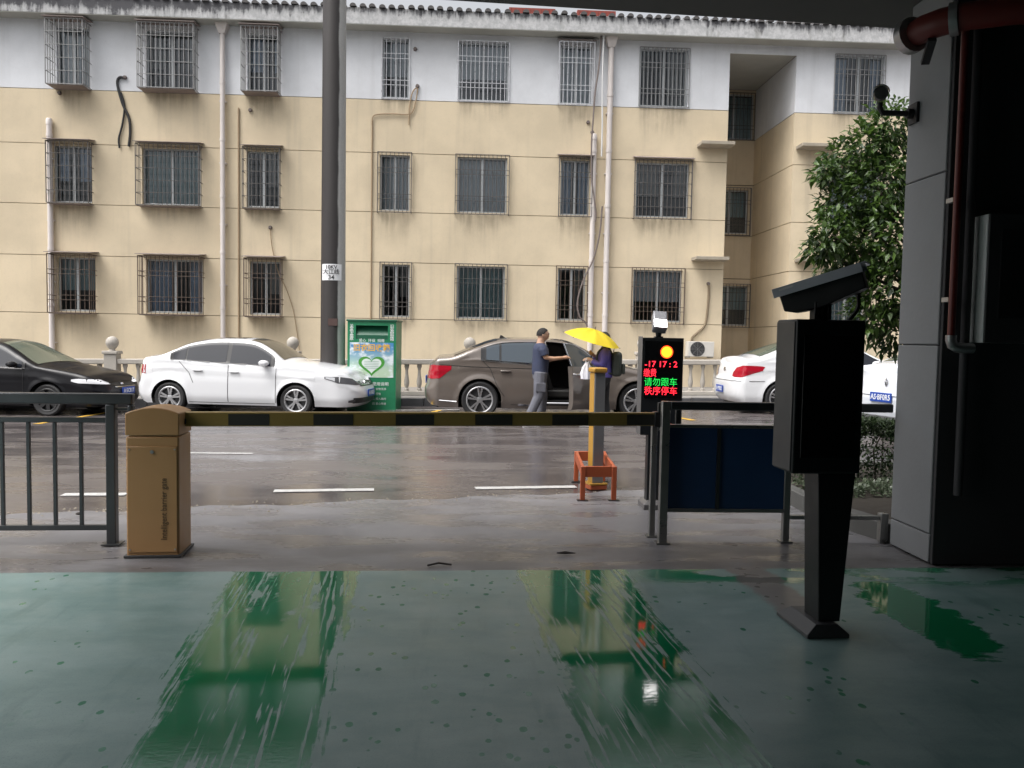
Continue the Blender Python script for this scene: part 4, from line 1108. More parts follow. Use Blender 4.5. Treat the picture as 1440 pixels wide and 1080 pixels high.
    def body(c, skip=None):
        m = MB(); nv = 22
        for side in (-1, 1):
            cols = [[c.pt(i, z) for z in c.zrows(i)] for i in range(c.N)]
            for i in range(c.N - 1):
                if skip and side == -1 and skip[0] <= (c.st[i][0] + c.st[i + 1][0]) / 2 <= skip[1]:
                    r0 = 1
                    a, b_ = cols[i][:2], cols[i + 1][:2]
                    m.add([Vector((p.x, p.y * side, p.z)) for p in (*a, *b_)], [(0, 2, 3, 1)] if side == 1 else [(0, 1, 3, 2)]); 
                    a, b_ = cols[i][-2:], cols[i + 1][-2:]
                    m.add([Vector((p.x, p.y * side, p.z)) for p in (*a, *b_)], [(0, 1, 3, 2)])
                    continue
                for k in range(len(cols[i]) - 1):
                    q = [cols[i][k], cols[i + 1][k], cols[i + 1][k + 1], cols[i][k + 1]]
                    q = [Vector((p.x, p.y * side, p.z)) for p in q]
                    m.add(q, [(0, 1, 2, 3)] if side == -1 else [(3, 2, 1, 0)])
        rows = [[c.topz(i, lerp(-1, 1, k / 12)) for k in range(13)] for i in range(c.N)]
        m.grid(rows, flip=True)
        return m.build('body', c.paint, c.root, fix=True, ang=50)
    def patch(c, name, cols, mat, off=.004, sides=(-1,), parent=None, M=6, sub=6):
        """cols: (s, zlo, zhi) control columns along the skirt"""
        out = None
        for side in sides:
            m = MB(); rows = []
            for (s0, a0, b0), (s1, a1, b1) in zip(cols, cols[1:]):
                for k in range(sub + (1 if (s1, a1, b1) == cols[-1] else 0)):
                    t = k / sub; s, a, b_ = lerp(s0, s1, t), lerp(a0, a1, t), lerp(b0, b1, t)
                    rows.append([c.S(s, lerp(a, b_, j / M), off, side) for j in range(M + 1)])
            m.grid(rows, flip=(side == 1)); out = m.build(name, mat, parent or c.root)
        return out
    def glass_side(c, name, xa, xb, lo, top_gap, mat, off=.014, sides=(-1, 1), M=14, slant=0.0, slant_b=0.0):
        n = max(6, int((xb - xa) / .04))
        for side in sides:
            m = MB(); rows = []
            for k in range(n + 1):
                row = []
                for j in range(M + 1):
                    xx = lerp(xa, xb, k / n); z0 = interp(c.belt, xx) + lo; 
                    t = j / M
                    xx2 = lerp(xa + slant * t, xb + slant_b * t, k / n)
                    z1 = max(c.zt(xx2) - top_gap, z0 + .002); z0b = min(interp(c.belt, xx2) + lo, z1 - .001)
                    row.append(c.S(c.sx(xx2), lerp(z0b, z1, t), off, side))
                rows.append(row)
            m.grid(rows, flip=(side == 1)); out = m.build(name, mat, c.root)
        return out
    def top_patch(c, name, xa, xb, va, vb, mat, off=.006, n=10, parent=None):
        m = MB(); m.grid([[c.topz(c.sx(lerp(xa, xb, k / n)), lerp(va(k / n), vb(k / n), j / 14), off) for j in range(15)] for k in range(n + 1)], flip=True)
        return m.build(name, mat, parent or c.root)
    def seam(c, pts, r=.006, side=-1, mat=None, name='seam', parent=None):
        for sd_ in ((side,) if side else (-1, 1)):
            m = MB(); pp = []
            for (x0, z0), (x1, z1) in zip(pts, pts[1:]):
                k = max(2, int(sqrt((x1 - x0) ** 2 + (z1 - z0) ** 2) / .05))
                pp += [c.S(c.sx(lerp(x0, x1, t / k)), lerp(z0, z1, t / k), .001, sd_) for t in range(k)]
            pp.append(c.S(c.sx(pts[-1][0]), pts[-1][1], .001, sd_)); m.tube(pp, r, 4); o = m.build(name, mat or M_trim, parent or c.root)
        return o
    def handle(c, x, z, mat):
        for side in (-1, 1):
            p = c.S(c.sx(x), z, .0, side); m = MB(); m.box(-.095, .095, -.016, .016, -.014, .014); o = m.build('door_handle', mat, c.root, bev=.01); o.location = (p.x, p.y + side * .018, p.z)
            m = MB(); m.box(-.07, .07, -.004, .004, -.022, .022); q = m.build('handle_recess', M_trim, c.root, bev=.003); q.location = (p.x, p.y + side * .001, p.z)
    def wheels(c, spokes=5, rimmat=None, dbl=True):
        R_ = c.R; rr = R_ * .73
        tb = MB(); Mx = Matrix.Rotation(pi / 2, 4, 'X')
        tb.lathe([(rr - .01, -.09), (R_ - .035, -.105), (R_ - .008, -.085), (R_, -.05), (R_, .05), (R_ - .008, .085), (R_ - .035, .105), (rr - .01, .09), (rr - .02, .0)], 40, M=Mx, cap=False)
        rb = MB(); rb.lathe([(rr, .094), (rr - .012, .100), (rr - .03, .092), (rr - .035, .02), (rr - .03, -.09)], 36, M=Mx, cap=False)
        rb.lathe([(.0, .088), (.03, .09), (.055, .082), (.06, .05)], 18, M=Mx, cap=False)
        for k in range(spokes):
            a = 2 * pi * k / spokes + .3
            for da in ((-.17, .17) if dbl else (0,)):
                w0, w1 = (.013, .020) if dbl else (.04, .034)
                u = Vector((cos(a + da * .9), 0, sin(a + da * .9))); v = Vector((cos(a + da), 0, sin(a + da))); t = Vector((-sin(a), 0, cos(a)))
                p0 = u * .045; p1 = v * (rr - .02)
                rb.add([p0 - t * w0 + Vector((0, -.085, 0)), p0 + t * w0 + Vector((0, -.085, 0)), p1 + t * w1 + Vector((0, -.090, 0)), p1 - t * w1 + Vector((0, -.090, 0)),
                        p0 - t * w0 + Vector((0, -.05, 0)), p0 + t * w0 + Vector((0, -.05, 0)), p1 + t * w1 + Vector((0, -.05, 0)), p1 - t * w1 + Vector((0, -.05, 0))],
                       [(0, 1, 2, 3), (7, 6, 5, 4), (0, 4, 5, 1), (1, 5, 6, 2), (2, 6, 7, 3), (3, 7, 4, 0)])
        # lathe axis after the X rotation points to -y, so the outside is -y
        db = MB(); db.lathe([(.002, .03), (rr - .03, .03)], 24, M=Mx, cap=False)
        meshes = None
        for xw in (c.xr, c.xf):
            for side in (-1, 1):
                if meshes is None:
                    t = tb.build('wheel', M_tyre, c.root); r = rb.build('rim', rimmat or M_rim, t, fix=False); d = db.build('brake_disc', M_rimd, t); meshes = (t.data, r.data, d.data)
                else:
                    t = link('wheel', meshes[0], c.root); r = link('rim', meshes[1], t); d = link('brake_disc', meshes[2], t)
                t.location = (xw, side * (c.wf(xw) - .115), R_)
                if side == 1: t.rotation_euler = (0, 0, pi)
    def under(c):
        m = MB(); w = c.W
        m.box(.25, c.L - .35, -w * .55, w * .55, .17, .5)
        m.box(c.xr + c.Ra + .02, c.xf - c.Ra - .02, -w + .09, w - .09, .19, .35)
        for xw in (c.xr, c.xf):
            for side in (-1, 1):
                n = 14; y0, y1 = side * (w - .05), side * (w * .55)
                m.grid([[(xw + (c.Ra + .004) * cos(pi * k / n), y, c.R + (c.Ra + .004) * sin(pi * k / n)) for k in range(n + 1)] for y in (y0, y1)])
                m.box(xw - c.Ra, xw + c.Ra, min(y1, y1 - side * .02), max(y1, y1 - side * .02), .2, c.R + c.Ra)
        m.build('underbody', M_trim, c.root, smooth=False)
    def mirror(c, x, z, mat):
        for side in (-1, 1):
            p = c.S(c.sx(x), z, 0, side); m = MB()
            m.lathe([(.002, -.09), (.06, -.08), (.085, -.02), (.085, .03), (.055, .085), (.002, .1)], 14, M=Matrix.Rotation(pi / 2, 4, 'X') @ Matrix.Diagonal((1.15, .72, 1, 1)), cap=False)
            o = m.build('wing_mirror', mat, c.root); o.location = (p.x, p.y + side * .13, p.z + .03)
            m = MB(); m.bar((p.x + .01, p.y - side * .01, p.z - .015), (p.x, p.y + side * .09, p.z), .06, .03); m.build('mirror_stalk', M_trim, c.root)
    def plate(c, front, z, txt, y=0.0):
        x = c.pt(c.N - 1 if front else 0, z).x
        m = MB(); m.box(-.008, .008, -.22, .22, -.07, .07); o = m.build('licence_plate', M_plate, c.root, bev=.003)
        o.location = (x + (.02 if front else -.02), y, z)
        text('lettering', txt, .115, M_platew, o, (.0095 if front else -.0095, 0, -.002), rot=(pi / 2, 0, pi / 2 if front else -pi / 2), sx=.88, bold=.002)
    def nose_patch(c, name, ya, yb, za, zb, mat, off=.005, front=True, sub=8):
        f = c.sfront if front else c.srear
        s0, s1 = f(ya), f(yb)
        return c.patch(name, [(s0, za, zb), (s1, za, zb)], mat, off, (-1, 1), sub=sub)
    def end_patch(c, name, cols, mat, off=.006, sides=(-1, 1)): return c.patch(name, cols, mat, off, sides)

STD_REAR = [(.2, .09), (.3, .03), (.42, 0), (.56, .0), (.62, .035), (.9, .06), (1.0, .05), (1.08, .09)]
STD_FRONT = [(.18, .10), (.26, .03), (.40, 0), (.52, .01), (.62, .05), (.72, .09), (.8, .13)]

# ---------------------------------------------------------------- white saloon, left
YC = 17.25
def near_x(px, Y): return onY(px, 560, Y).x
wx0 = near_x(187, 16.4)
r = thing('parked_car', 'white parked saloon with tinted windows and its front towards the green bin', 'car', (wx0 - .06, YC + .30, gz(wx0 + 2.2, YC)), R(-9), 'cars along the far kerb')
M_wpaint = paint('pearl_white_paint', (.70, .71, .73), rough=.4)
c = Car(r, dict(L=4.46, W=.85, R=.31, wheels=(.79, 3.26), rear=STD_REAR, front=STD_FRONT, cuts=[1.27, 1.95, 2.88],
                top=[(0, .98), (.04, 1.03), (.22, 1.09), (.50, 1.125), (.76, 1.22), (1.08, 1.37), (1.5, 1.45), (2.0, 1.465), (2.4, 1.425), (2.7, 1.28), (2.95, 1.10), (3.1, 1.035), (3.5, .99), (3.9, .93), (4.2, .85), (4.38, .76), (4.44, .69), (4.46, .64)],
                belt=[(0, 1.0), (.8, 1.06), (1.6, 1.02), (2.4, .985), (2.95, .95), (3.3, .93), (4.0, .86), (4.46, .6)]), M_wpaint)
r.scale = (1.04, 1, 1)
c.body(); c.under(); c.wheels(5)
c.glass_side('window_surround', .80, 2.84, .0, .045, M_trim, off=.010)
c.glass_side('rear_quarter_window', .86, 1.10, .015, .06, M_cglass, off=.014)
c.glass_side('rear_side_window', 1.13, 1.90, .015, .06, M_cglass, off=.014)
c.glass_side('front_side_window', 1.98, 2.76, .015, .06, M_cglass, off=.014)
c.top_patch('windscreen', 2.27, 2.98, lambda t: -.90, lambda t: .90, M_cglass2)
c.top_patch('rear_window', .62, 1.28, lambda t: -.86, lambda t: .86, M_cglass)
c.top_patch('sunroof', 1.55, 2.1, lambda t: -.62, lambda t: .62, M_cglass)
for pts in ([(1.95, .26), (1.95, .98)], [(1.27, .62), (1.18, .82), (.98, 1.03)], [(2.88, .26), (2.88, .93)], [(1.18, .24), (2.86, .24)]): c.seam(pts, side=0, name='door_seam')
c.handle(1.36, .865, M_wpaint); c.handle(2.08, .845, M_wpaint); c.mirror(2.68, 1.0, M_wpaint)
c.end_patch('headlight', [(c.sx(3.80), .75, .79), (c.sx(4.05), .665, .79), (c.sfront(.60), .63, .75), (c.sfront(.45), .63, .70)], M_lampd, .005)
c.end_patch('headlight_lens', [(c.sx(3.82), .755, .785), (c.sx(3.96), .72, .78), (c.sx(4.0), .70, .775)], M_lampc, .008)
c.nose_patch('grille', .46, 0.0, .60, .69, M_trim); 
for zz in (.62, .652): c.nose_patch('grille_bar', .44, 0, zz, zz + .009, M_chrome, off=.009)
c.nose_patch('bumper_intake', .66, 0.0, .27, .38, M_trim)
c.end_patch('fog_lamp', [(c.sfront(.72), .29, .33), (c.sfront(.62), .28, .36)], M_lampd, .008)
c.end_patch('tail_light', [(c.srear(.52), .80, .96), (c.sx(.22), .78, .955)], M_taill, .005)
c.plate(True, .46, 'A·LN02E'); c.plate(False, .66, 'A·LN02E')
def emblem(c, front, z, r_=.06, kind='ring'):
    x = c.pt(c.N - 1 if front else 0, z).x + (.014 if front else -.014); m = MB()
    Mx = Matrix.Translation((x, 0, z)) @ Matrix.Rotation(pi / 2 if front else -pi / 2, 4, 'Z')
    if kind == 'ring':
        n = 28; rows = [[Mx @ Vector((rr * cos(2 * pi * k / n), -yy, rr * sin(2 * pi * k / n))) for k in range(n + 1)] for rr, yy in ((r_, 0), (r_, .008), (r_ * .86, .008), (r_ * .86, 0))]
        m.grid(rows)
        for a, b_ in (((-.5, .62), (-.02, -.05)), ((-.02, -.05), (.02, -.05)), ((.02, -.05), (.5, .62)), ((-.72, .4), (-.3, -.72)), ((-.3, -.72), (0, .0)), ((0, 0), (.3, -.72)), ((.3, -.72), (.72, .4))):
            m.bar(Mx @ Vector((a[0] * r_, -.005, a[1] * r_)), Mx @ Vector((b_[0] * r_, -.005, b_[1] * r_)), .008, .008)
    elif kind == 'lozenge':
        q = [(0, 1.25), (.62, 0), (0, -1.25), (-.62, 0)]
        for s_, t_ in ((1, .62),):
            rows = [[Mx @ Vector((q[k % 4][0] * r_ * ss, -yy, q[k % 4][1] * r_ * ss)) for k in range(5)] for ss, yy in ((1, 0), (1, .008), (.6, .012), (.5, 0))]
            m.grid(rows)
    else:
        m.lathe([(.001, .008), (r_ * .6, .007), (r_, 0)], 20, M=Mx @ Matrix.Rotation(pi / 2, 4, 'X') @ Matrix.Diagonal((1.2, .7, 1, 1)), cap=False)
    m.build('emblem', M_chrome, c.root)
emblem(c, True, .65, .062)

# ---------------------------------------------------------------- taupe saloon with an open door
bx0 = near_x(594, 15.2); YC2 = 15.2 + .9
r = thing('parked_car', 'grey brown parked saloon with its front passenger door open beside the man', 'car', (bx0, YC2, gz(bx0 + 2.4, YC2)), 0, 'cars along the far kerb')
M_bpaint = paint('taupe_metallic_paint', (.15, .125, .108), metal=.3, rough=.36)
D0, D1 = 2.27, 3.28
c = Car(r, dict(L=4.74, W=.90, R=.345, wheels=(1.05, 3.98), rear=STD_REAR, front=STD_FRONT, cuts=[1.32, D0, D1],
                top=[(0, 1.0), (.07, 1.07), (.3, 1.105), (.55, 1.135), (.9, 1.275), (1.34, 1.425), (1.8, 1.465), (2.4, 1.455), (2.75, 1.40), (3.1, 1.24), (3.42, 1.05), (3.6, 1.0), (4.0, .93), (4.4, .84), (4.66, .74), (4.74, .68)],
                belt=[(0, 1.0), (.9, 1.09), (1.15, 1.075), (1.6, 1.045), (2.4, 1.01), (3.2, .985), (3.5, .96), (4.74, .68)]), M_bpaint)
c.body(skip=(D0, D1)); c.under(); c.wheels(5, dbl=True)
def doorglass(nm, xa, xb, off=.014, lo=.015, gap=.06, sides=(-1, 1), mat=M_cglass): return c.glass_side(nm, xa, xb, lo, gap, mat, off=off, sides=sides)
M_cglass3 = carglass('grey_blue_car_glass', (.055, .07, .085))
c.glass_side('window_surround', 1.06, D0 - .03, -.012, .04, M_trim, off=.010, sides=(-1,)); c.glass_side('window_surround', 1.06, 3.2, -.012, .04, M_trim, off=.010, sides=(1,))
ol = [(lerp(1.10, D0 - .02, k / 14), 0) for k in range(15)]
c.seam([(x, interp(c.belt, x) + .0) for x, _ in ol], r=.014, side=0, mat=M_chrome, name='chrome_trim')
c.seam([(x, max(c.zt(x) - .055, interp(c.belt, x) + .005)) for x, _ in ol], r=.014, side=0, mat=M_chrome, name='chrome_trim')
doorglass('rear_quarter_window', 1.16, 1.40, mat=M_cglass3); doorglass('rear_side_window', 1.44, D0 - .07, mat=M_cglass3)
doorglass('front_side_window', D0 + .08, 3.14, sides=(1,), mat=M_cglass3)
c.top_patch('windscreen', 2.62, 3.48, lambda t: -.9, lambda t: .9, M_cglass); c.top_patch('rear_window', .55, 1.36, lambda t: -.86, lambda t: .86, M_cglass)
for pts in ([(D0 - .006, .26), (D0 - .006, 1.0)], [(1.50, .42), (1.36, .62), (1.24, .92), (1.1, 1.06)], [(1.62, .27), (D0, .25)], [(.3, .985), (.9, .955), (D0, .93)]): c.seam(pts, side=0, name='door_seam')
c.seam([(D1 + .006, .26), (D1 + .006, .97)], side=0, name='door_seam')
c.seam([(1.75, .265), (2.2, .255)], r=.022, side=0, mat=M_chrome, name='sill_trim')
c.seam([(.05, .36), (.3, .33), (.62, .31)], r=.009, side=0, mat=M_chrome, name='bumper_trim')
for sd_ in (1,): pass
c.handle(1.52, .885, M_bpaint)
c.end_patch('tail_light', [(c.srear(.50), .72, .96), (c.srear(.8), .72, .98), (c.sx(.30), .73, .97), (c.sx(.52), .90, .965)], M_taill, .006)
c.end_patch('headlight', [(c.sx(4.1), .74, .80), (c.sx(4.3), .68, .80), (c.sfront(.5), .66, .74)], M_lampd, .005)
c.nose_patch('grille', .46, 0, .5, .7, M_trim); c.plate(True, .42, 'A·B63Q5'); c.plate(False, .68, 'A·B63Q5'); c.mirror(3.05, 1.03, M_bpaint)
b = MB(); b.prism([(0, 0), (.16, .0), (.05, .07), (.02, .07)], .03, 0, Matrix.Translation((1.42, -.015, 1.475))); b.build('roof_aerial', M_trim, r, bev=.006)
# cabin seen through the doorway
M_cabin = simple('dark_cabin_lining', (.028, .026, .024), .7)
b = MB(); b.box(.95, 3.5, -.70, .78, .27, .31); b.box(3.30, 3.5, -.72, .78, .31, .95); b.box(1.0, 1.05, -.7, .78, .3, .95); b.box(1.05, 3.3, .76, .80, .31, 1.0); b.build('cabin_lining', M_cabin, r)
for yy in (-.42, .38):
    b = MB(); b.box(2.30, 2.80, yy - .24, yy + .24, .38, .54); b.prism([(2.30, .52), (2.44, .52), (2.26, 1.10), (2.12, 1.10)], .46, 0, Matrix.Translation((0, yy - .23, 0))); b.prism([(2.17, 1.12), (2.27, 1.12), (2.25, 1.30), (2.17, 1.30)], .26, 0, Matrix.Translation((0, yy - .13, 0)))
    b.build('seat', M_seat, r, bev=.04, seg=3)
b = MB(); b.prism([(2.95, .62), (3.3, .6), (3.3, 1.0), (3.15, 1.0), (2.95, .88)], 1.4, 0, Matrix.Translation((0, -.7, 0))); b.build('dashboard', M_cabin, r, bev=.03)
b = MB(); b.tube([c.S(c.sx(lerp(D0 + .02, D1 - .02, k / 10)), .30, -.02) for k in range(11)], .018, 6); b.build('door_sill_trim', M_chrome, r)
b = MB(); b.tube([c.S(c.sx(D0 + .005), z, -.015) for z in (.3, .5, .7, .9, 1.0, 1.1, 1.25, 1.38)], .02, 6); b.build('door_seal', M_trim, r)
# the open door: same skin, hinged at its front edge
hp = c.S(c.sx(D1), .7, 0)
door_o = bpy.data.objects.new('front_door', None); COL.objects.link(door_o); door_o.parent = r; door_o.location = (hp.x, hp.y, 0); door_o.rotation_euler = (0, 0, R(52))
b = MB()
cols = []
n = 22
for k in range(n + 1):
    x = lerp(D0 + .01, D1 - .012, k / n); s = c.sx(x); zt_ = c.zt(x) - .035; bl = interp(c.belt, x)
    zs_ = [lerp(.25, bl, j / 12) for j in range(13)]
    cols.append([c.S(s, z) - hp * 1 + Vector((0, 0, hp.z)) for z in zs_])
inner = [[p + Vector((0, .085, 0)) for p in col] for col in cols]
b.grid(cols); b.grid(inner, flip=True, m=1)
b.grid([cols[0], inner[0]], flip=True); b.grid([cols[-1], inner[-1]]); b.grid([[a[0] for a in cols], [a[0] for a in inner]]); b.grid([[a[-1] for a in cols], [a[-1] for a in inner]], flip=True, m=1)
dsk = b.build('door_skin', [M_bpaint, M_cabin], door_o, fix=False)
b = MB(); fr = []
for x in [lerp(D0 + .03, D1 - .05, k / 14) for k in range(15)]:
    s = c.sx(x); fr.append(c.S(s, max(c.zt(x) - .045, interp(c.belt, x) + .004), -.015) - hp + Vector((0, 0, hp.z)))
f0 = c.S(c.sx(D0 + .03), interp(c.belt, D0), -.015) - hp + Vector((0, 0, hp.z))
b.tube([f0] + fr, .017, 8); b.build('window_frame', M_chrome, door_o)
b = MB(); rows = []
for x in [lerp(D0 + .04, D1 - .08, k / 14) for k in range(15)]:
    s = c.sx(x); z1 = max(c.zt(x) - .05, interp(c.belt, x) + .01)
    rows.append([c.S(s, lerp(interp(c.belt, x), z1, j / 5), -.015) - hp + Vector((0, 0, hp.z)) for j in range(6)])
b.grid(rows); b.build('door_window', M_cglass3, door_o)
p = c.S(c.sx(2.38), .875, 0) - hp + Vector((0, 0, hp.z))
b = MB(); b.box(-.10, .10, -.016, .016, -.016, .016); o = b.build('door_handle', M_chrome, door_o, bev=.012); o.location = p + Vector((0, -.018, 0))

# ---------------------------------------------------------------- black saloon, far left
kx = near_x(73, 16.5) - 3.5
r = thing('parked_car', 'black parked saloon with clear headlights behind the steel railing', 'car', (kx + .06, 17.8, gz(kx + 3, 17.3)), R(-8), 'cars along the far kerb')
M_kpaint = paint('black_paint', (.004, .004, .006), rough=.3, coat=.12)
M_kpaint.node_tree.nodes['Principled BSDF'].inputs['Specular IOR Level'].default_value = .22
c = Car(r, dict(L=4.66, W=.86, R=.315, wheels=(.85, 3.50), rear=STD_REAR, front=[(.18, .10), (.26, .03), (.36, 0), (.5, .0), (.56, .03), (.66, .06), (.76, .1)], cuts=[1.3, 2.1, 3.0],
                top=[(0, .92), (.06, .98), (.5, 1.03), (.9, 1.13), (1.3, 1.35), (1.75, 1.43), (2.2, 1.43), (2.5, 1.36), (2.85, 1.18), (3.2, 1.0), (3.35, .96), (3.8, .89), (4.2, .81), (4.45, .735), (4.62, .65), (4.66, .61)],
                belt=[(0, .95), (.9, .97), (2, .95), (3.1, .92), (3.4, .9), (4.66, .6)]), M_kpaint)
c.body(); c.under(); c.wheels(7, dbl=False, rimmat=M_trim)
c.glass_side('window_surround', .95, 3.05, -.01, .04, M_trim, off=.010); c.seam([(x, interp(c.belt, x) - .01) for x in [1.0 + .2 * k for k in range(11)]], r=.011, side=0, mat=M_chrome, name='chrome_trim')
c.glass_side('rear_side_window', 1.25, 2.06, .015, .06, M_cglass); c.glass_side('front_side_window', 2.14, 2.98, .015, .06, M_cglass)
M_ws2 = carglass('greenish_windscreen', (.11, .125, .095))
c.top_patch('windscreen', 2.38, 3.22, lambda t: -.9, lambda t: .9, M_ws2); c.top_patch('rear_window', .75, 1.42, lambda t: -.86, lambda t: .86, M_cglass)
for pts in ([(2.1, .26), (2.1, .94)], [(3.02, .26), (3.02, .9)]): c.seam(pts, side=0, name='door_seam')
c.seam([(1.2, .40), (3.1, .40)], r=.008, side=0, mat=M_chrome, name='side_trim')
c.handle(2.2, .85, M_kpaint); c.mirror(2.85, .97, M_kpaint)
M_lampb = carglass('bright_lamp_glass', (.70, .71, .74))
c.end_patch('headlight', [(c.sx(3.98), .69, .725), (c.sx(4.12), .655, .74), (c.sfront(.64), .635, .72), (c.sfront(.44), .63, .655)], M_lampb, .006)
c.nose_patch('grille', .36, 0, .575, .645, M_trim); c.nose_patch('grille_trim', .37, 0, .565, .577, M_chrome, off=.01); emblem(c, True, .615, .045, 'oval')
c.nose_patch('bumper_intake', .6, 0, .25, .34, M_trim)
c.plate(True, .485, 'A·5C817'); c.plate(False, .62, 'A·5C817')

# ---------------------------------------------------------------- white saloon, right, seen from behind
def white_rear_car(label, x, y, rz, kind, plate, pm):
    r = thing('parked_car' if kind == 'a' else 'passing_car', label, 'car', (x, y, gz(x, y)), rz, 'cars along the far kerb' if kind == 'a' else None)
    c = Car(r, dict(L=4.5, W=.88, R=.325, wheels=(.96, 3.62), rear=[(.2, .08), (.3, .02), (.42, 0), (.66, .0), (.71, .05), (.95, .085), (1.02, .07), (1.08, .10)], front=STD_FRONT, cuts=[1.3, 2.0, 2.95],
                    top=[(0, .99), (.05, 1.06), (.25, 1.085), (.5, 1.115), (.85, 1.24), (1.3, 1.40), (1.75, 1.47), (2.15, 1.46), (2.5, 1.38), (2.85, 1.2), (3.15, 1.05), (3.4, .98), (3.9, .88), (4.3, .76), (4.46, .67), (4.5, .63)],
                    belt=[(0, 1.0), (.9, 1.05), (1.6, 1.03), (2.6, .98), (3.1, .95), (3.4, .93), (4.5, .6)]), pm)
    c.body(); c.under(); c.wheels(5)
    c.glass_side('window_surround', .98, 3.0, 0, .045, M_trim, off=.010)
    c.glass_side('rear_side_window', 1.2, 1.96, .015, .06, M_cglass); c.glass_side('front_side_window', 2.04, 2.92, .015, .06, M_cglass)
    c.top_patch('windscreen', 2.38, 3.16, lambda t: -.9, lambda t: .9, M_ws2); c.top_patch('rear_window', .56, 1.42, lambda t: -.88, lambda t: .88, M_ws2)
    for pts in ([(2.0, .26), (2.0, .98)], [(2.98, .26), (2.98, .93)], [(1.38, .42), (1.3, .62), (1.12, .95), (1.0, 1.04)]): c.seam(pts, side=0, name='door_seam')
    c.seam([(.32, .655), (.62, .66)], side=0, name='bumper_seam')
    c.nose_patch('bumper_seam', .80, 0, .655, .664, M_trim, front=False, off=.006)
    c.handle(1.42, .88, pm); c.handle(2.12, .87, pm); c.mirror(2.84, 1.01, pm)
    if kind == 'a':
        c.end_patch('tail_light', [(c.srear(.50), .745, .80), (c.srear(.60), .73, .92), (c.srear(.80), .73, .965), (c.sx(.36), .80, .965), (c.sx(.62), .93, .945)], M_taill, .007)
        emblem(c, False, .87, .06, 'oval')
        c.plate(False, .47, plate)
    else:
        c.end_patch('tail_light', [(c.srear(.66), .86, .96), (c.srear(.8), .80, .97), (c.sx(.4), .84, .96)], M_taill, .007)
        emblem(c, False, .86, .06, 'lozenge'); c.plate(False, .635, plate)
        c.nose_patch('bumper_step', .78, 0, .44, .455, M_wpaint, front=False, off=.03); c.nose_patch('diffuser', .7, 0, .25, .36, M_gpost, front=False, off=.005)
    c.end_patch('headlight', [(c.sx(3.95), .70, .74), (c.sfront(.62), .64, .74), (c.sfront(.45), .64, .68)], M_lampc, .005)
    c.nose_patch('grille', .45, 0, .5, .64, M_trim)
    return c
rx = near_x(1032, 16.0)
white_rear_car('white parked saloon seen from behind with a wide red tail light', rx, 16.9, 0, 'a', 'A·19K82', M_wpaint)
q = onY(1240, 556, 12.0)
c5 = white_rear_car('white saloon with a lozenge badge and blue plate beyond the hedge', q.x, 12.0, R(14), 'b', 'AS·BF0R5', paint('silver_white_paint', (.62, .65, .70), rough=.4))

# ================================================================== PEOPLE
def fuse(name, m, mats, parent, vox=.012, it=4):
    """several overlapping limbs become one continuous skin"""
    o = m.build(name, mats, parent, smooth=False)
    r_ = o.modifiers.new('remesh', 'REMESH'); r_.mode = 'VOXEL'; r_.voxel_size = vox
    s_ = o.modifiers.new('smooth', 'SMOOTH'); s_.iterations = it; s_.factor = .5
    dg = bpy.context.evaluated_depsgraph_get()
    me = bpy.data.meshes.new_from_object(o.evaluated_get(dg)); o.modifiers.clear(); o.data = me; me.shade_smooth()
    return o
def limb(m, pts, rs): m.tube(pts, rs, 10)
def ball(m, c_, r_, sc=(1, 1, 1), n=14):
    pr = [(max(.0015, r_ * sin(pi * k / 10)), -r_ * cos(pi * k / 10)) for k in range(11)]
    m.lathe(pr, n, M=Matrix.Translation(c_) @ Matrix.Diagonal((*sc, 1)))
def torso(m, rings):
    n = 20; rows = [[(cx + rx * cos(2 * pi * k / n), cy + ry * sin(2 * pi * k / n), z) for k in range(n)] for (cx, cy, z, rx, ry) in rings]
    vs = [p for r_ in rows for p in r_]
    fs = [(i * n + k, i * n + (k + 1) % n, (i + 1) * n + (k + 1) % n, (i + 1) * n + k) for i in range(len(rows) - 1) for k in range(n)]
    fs += [tuple(range(n - 1, -1, -1)), tuple(range((len(rows) - 1) * n, len(rows) * n))]; m.add(vs, fs)
def hand(m, w, d, up, side):
    """w wrist, d forward, up back-of-hand, side towards the thumb"""
    w, d, up, side = Vector(w), Vector(d).normalized(), Vector(up).normalized(), Vector(side).normalized()
    m.tube([w - d * .02, w + d * .03, w + d * .085], [.025, .036, .036], 8)
    for k, (ln, off_) in enumerate(((.072, .027), (.082, .009), (.076, -.009), (.06, -.026))):
        a = w + d * .075 + side * off_; b_ = a + d * ln * .5 - up * .006; e = b_ + d * ln * .35 - up * .03
        m.tube([a, b_, e], [.0105, .0095, .008], 6)
    a = w + d * .03 + side * .028; m.tube([a, a + d * .03 + side * .024, a + d * .065 + side * .026 - up * .014], [.013, .011, .009], 6)
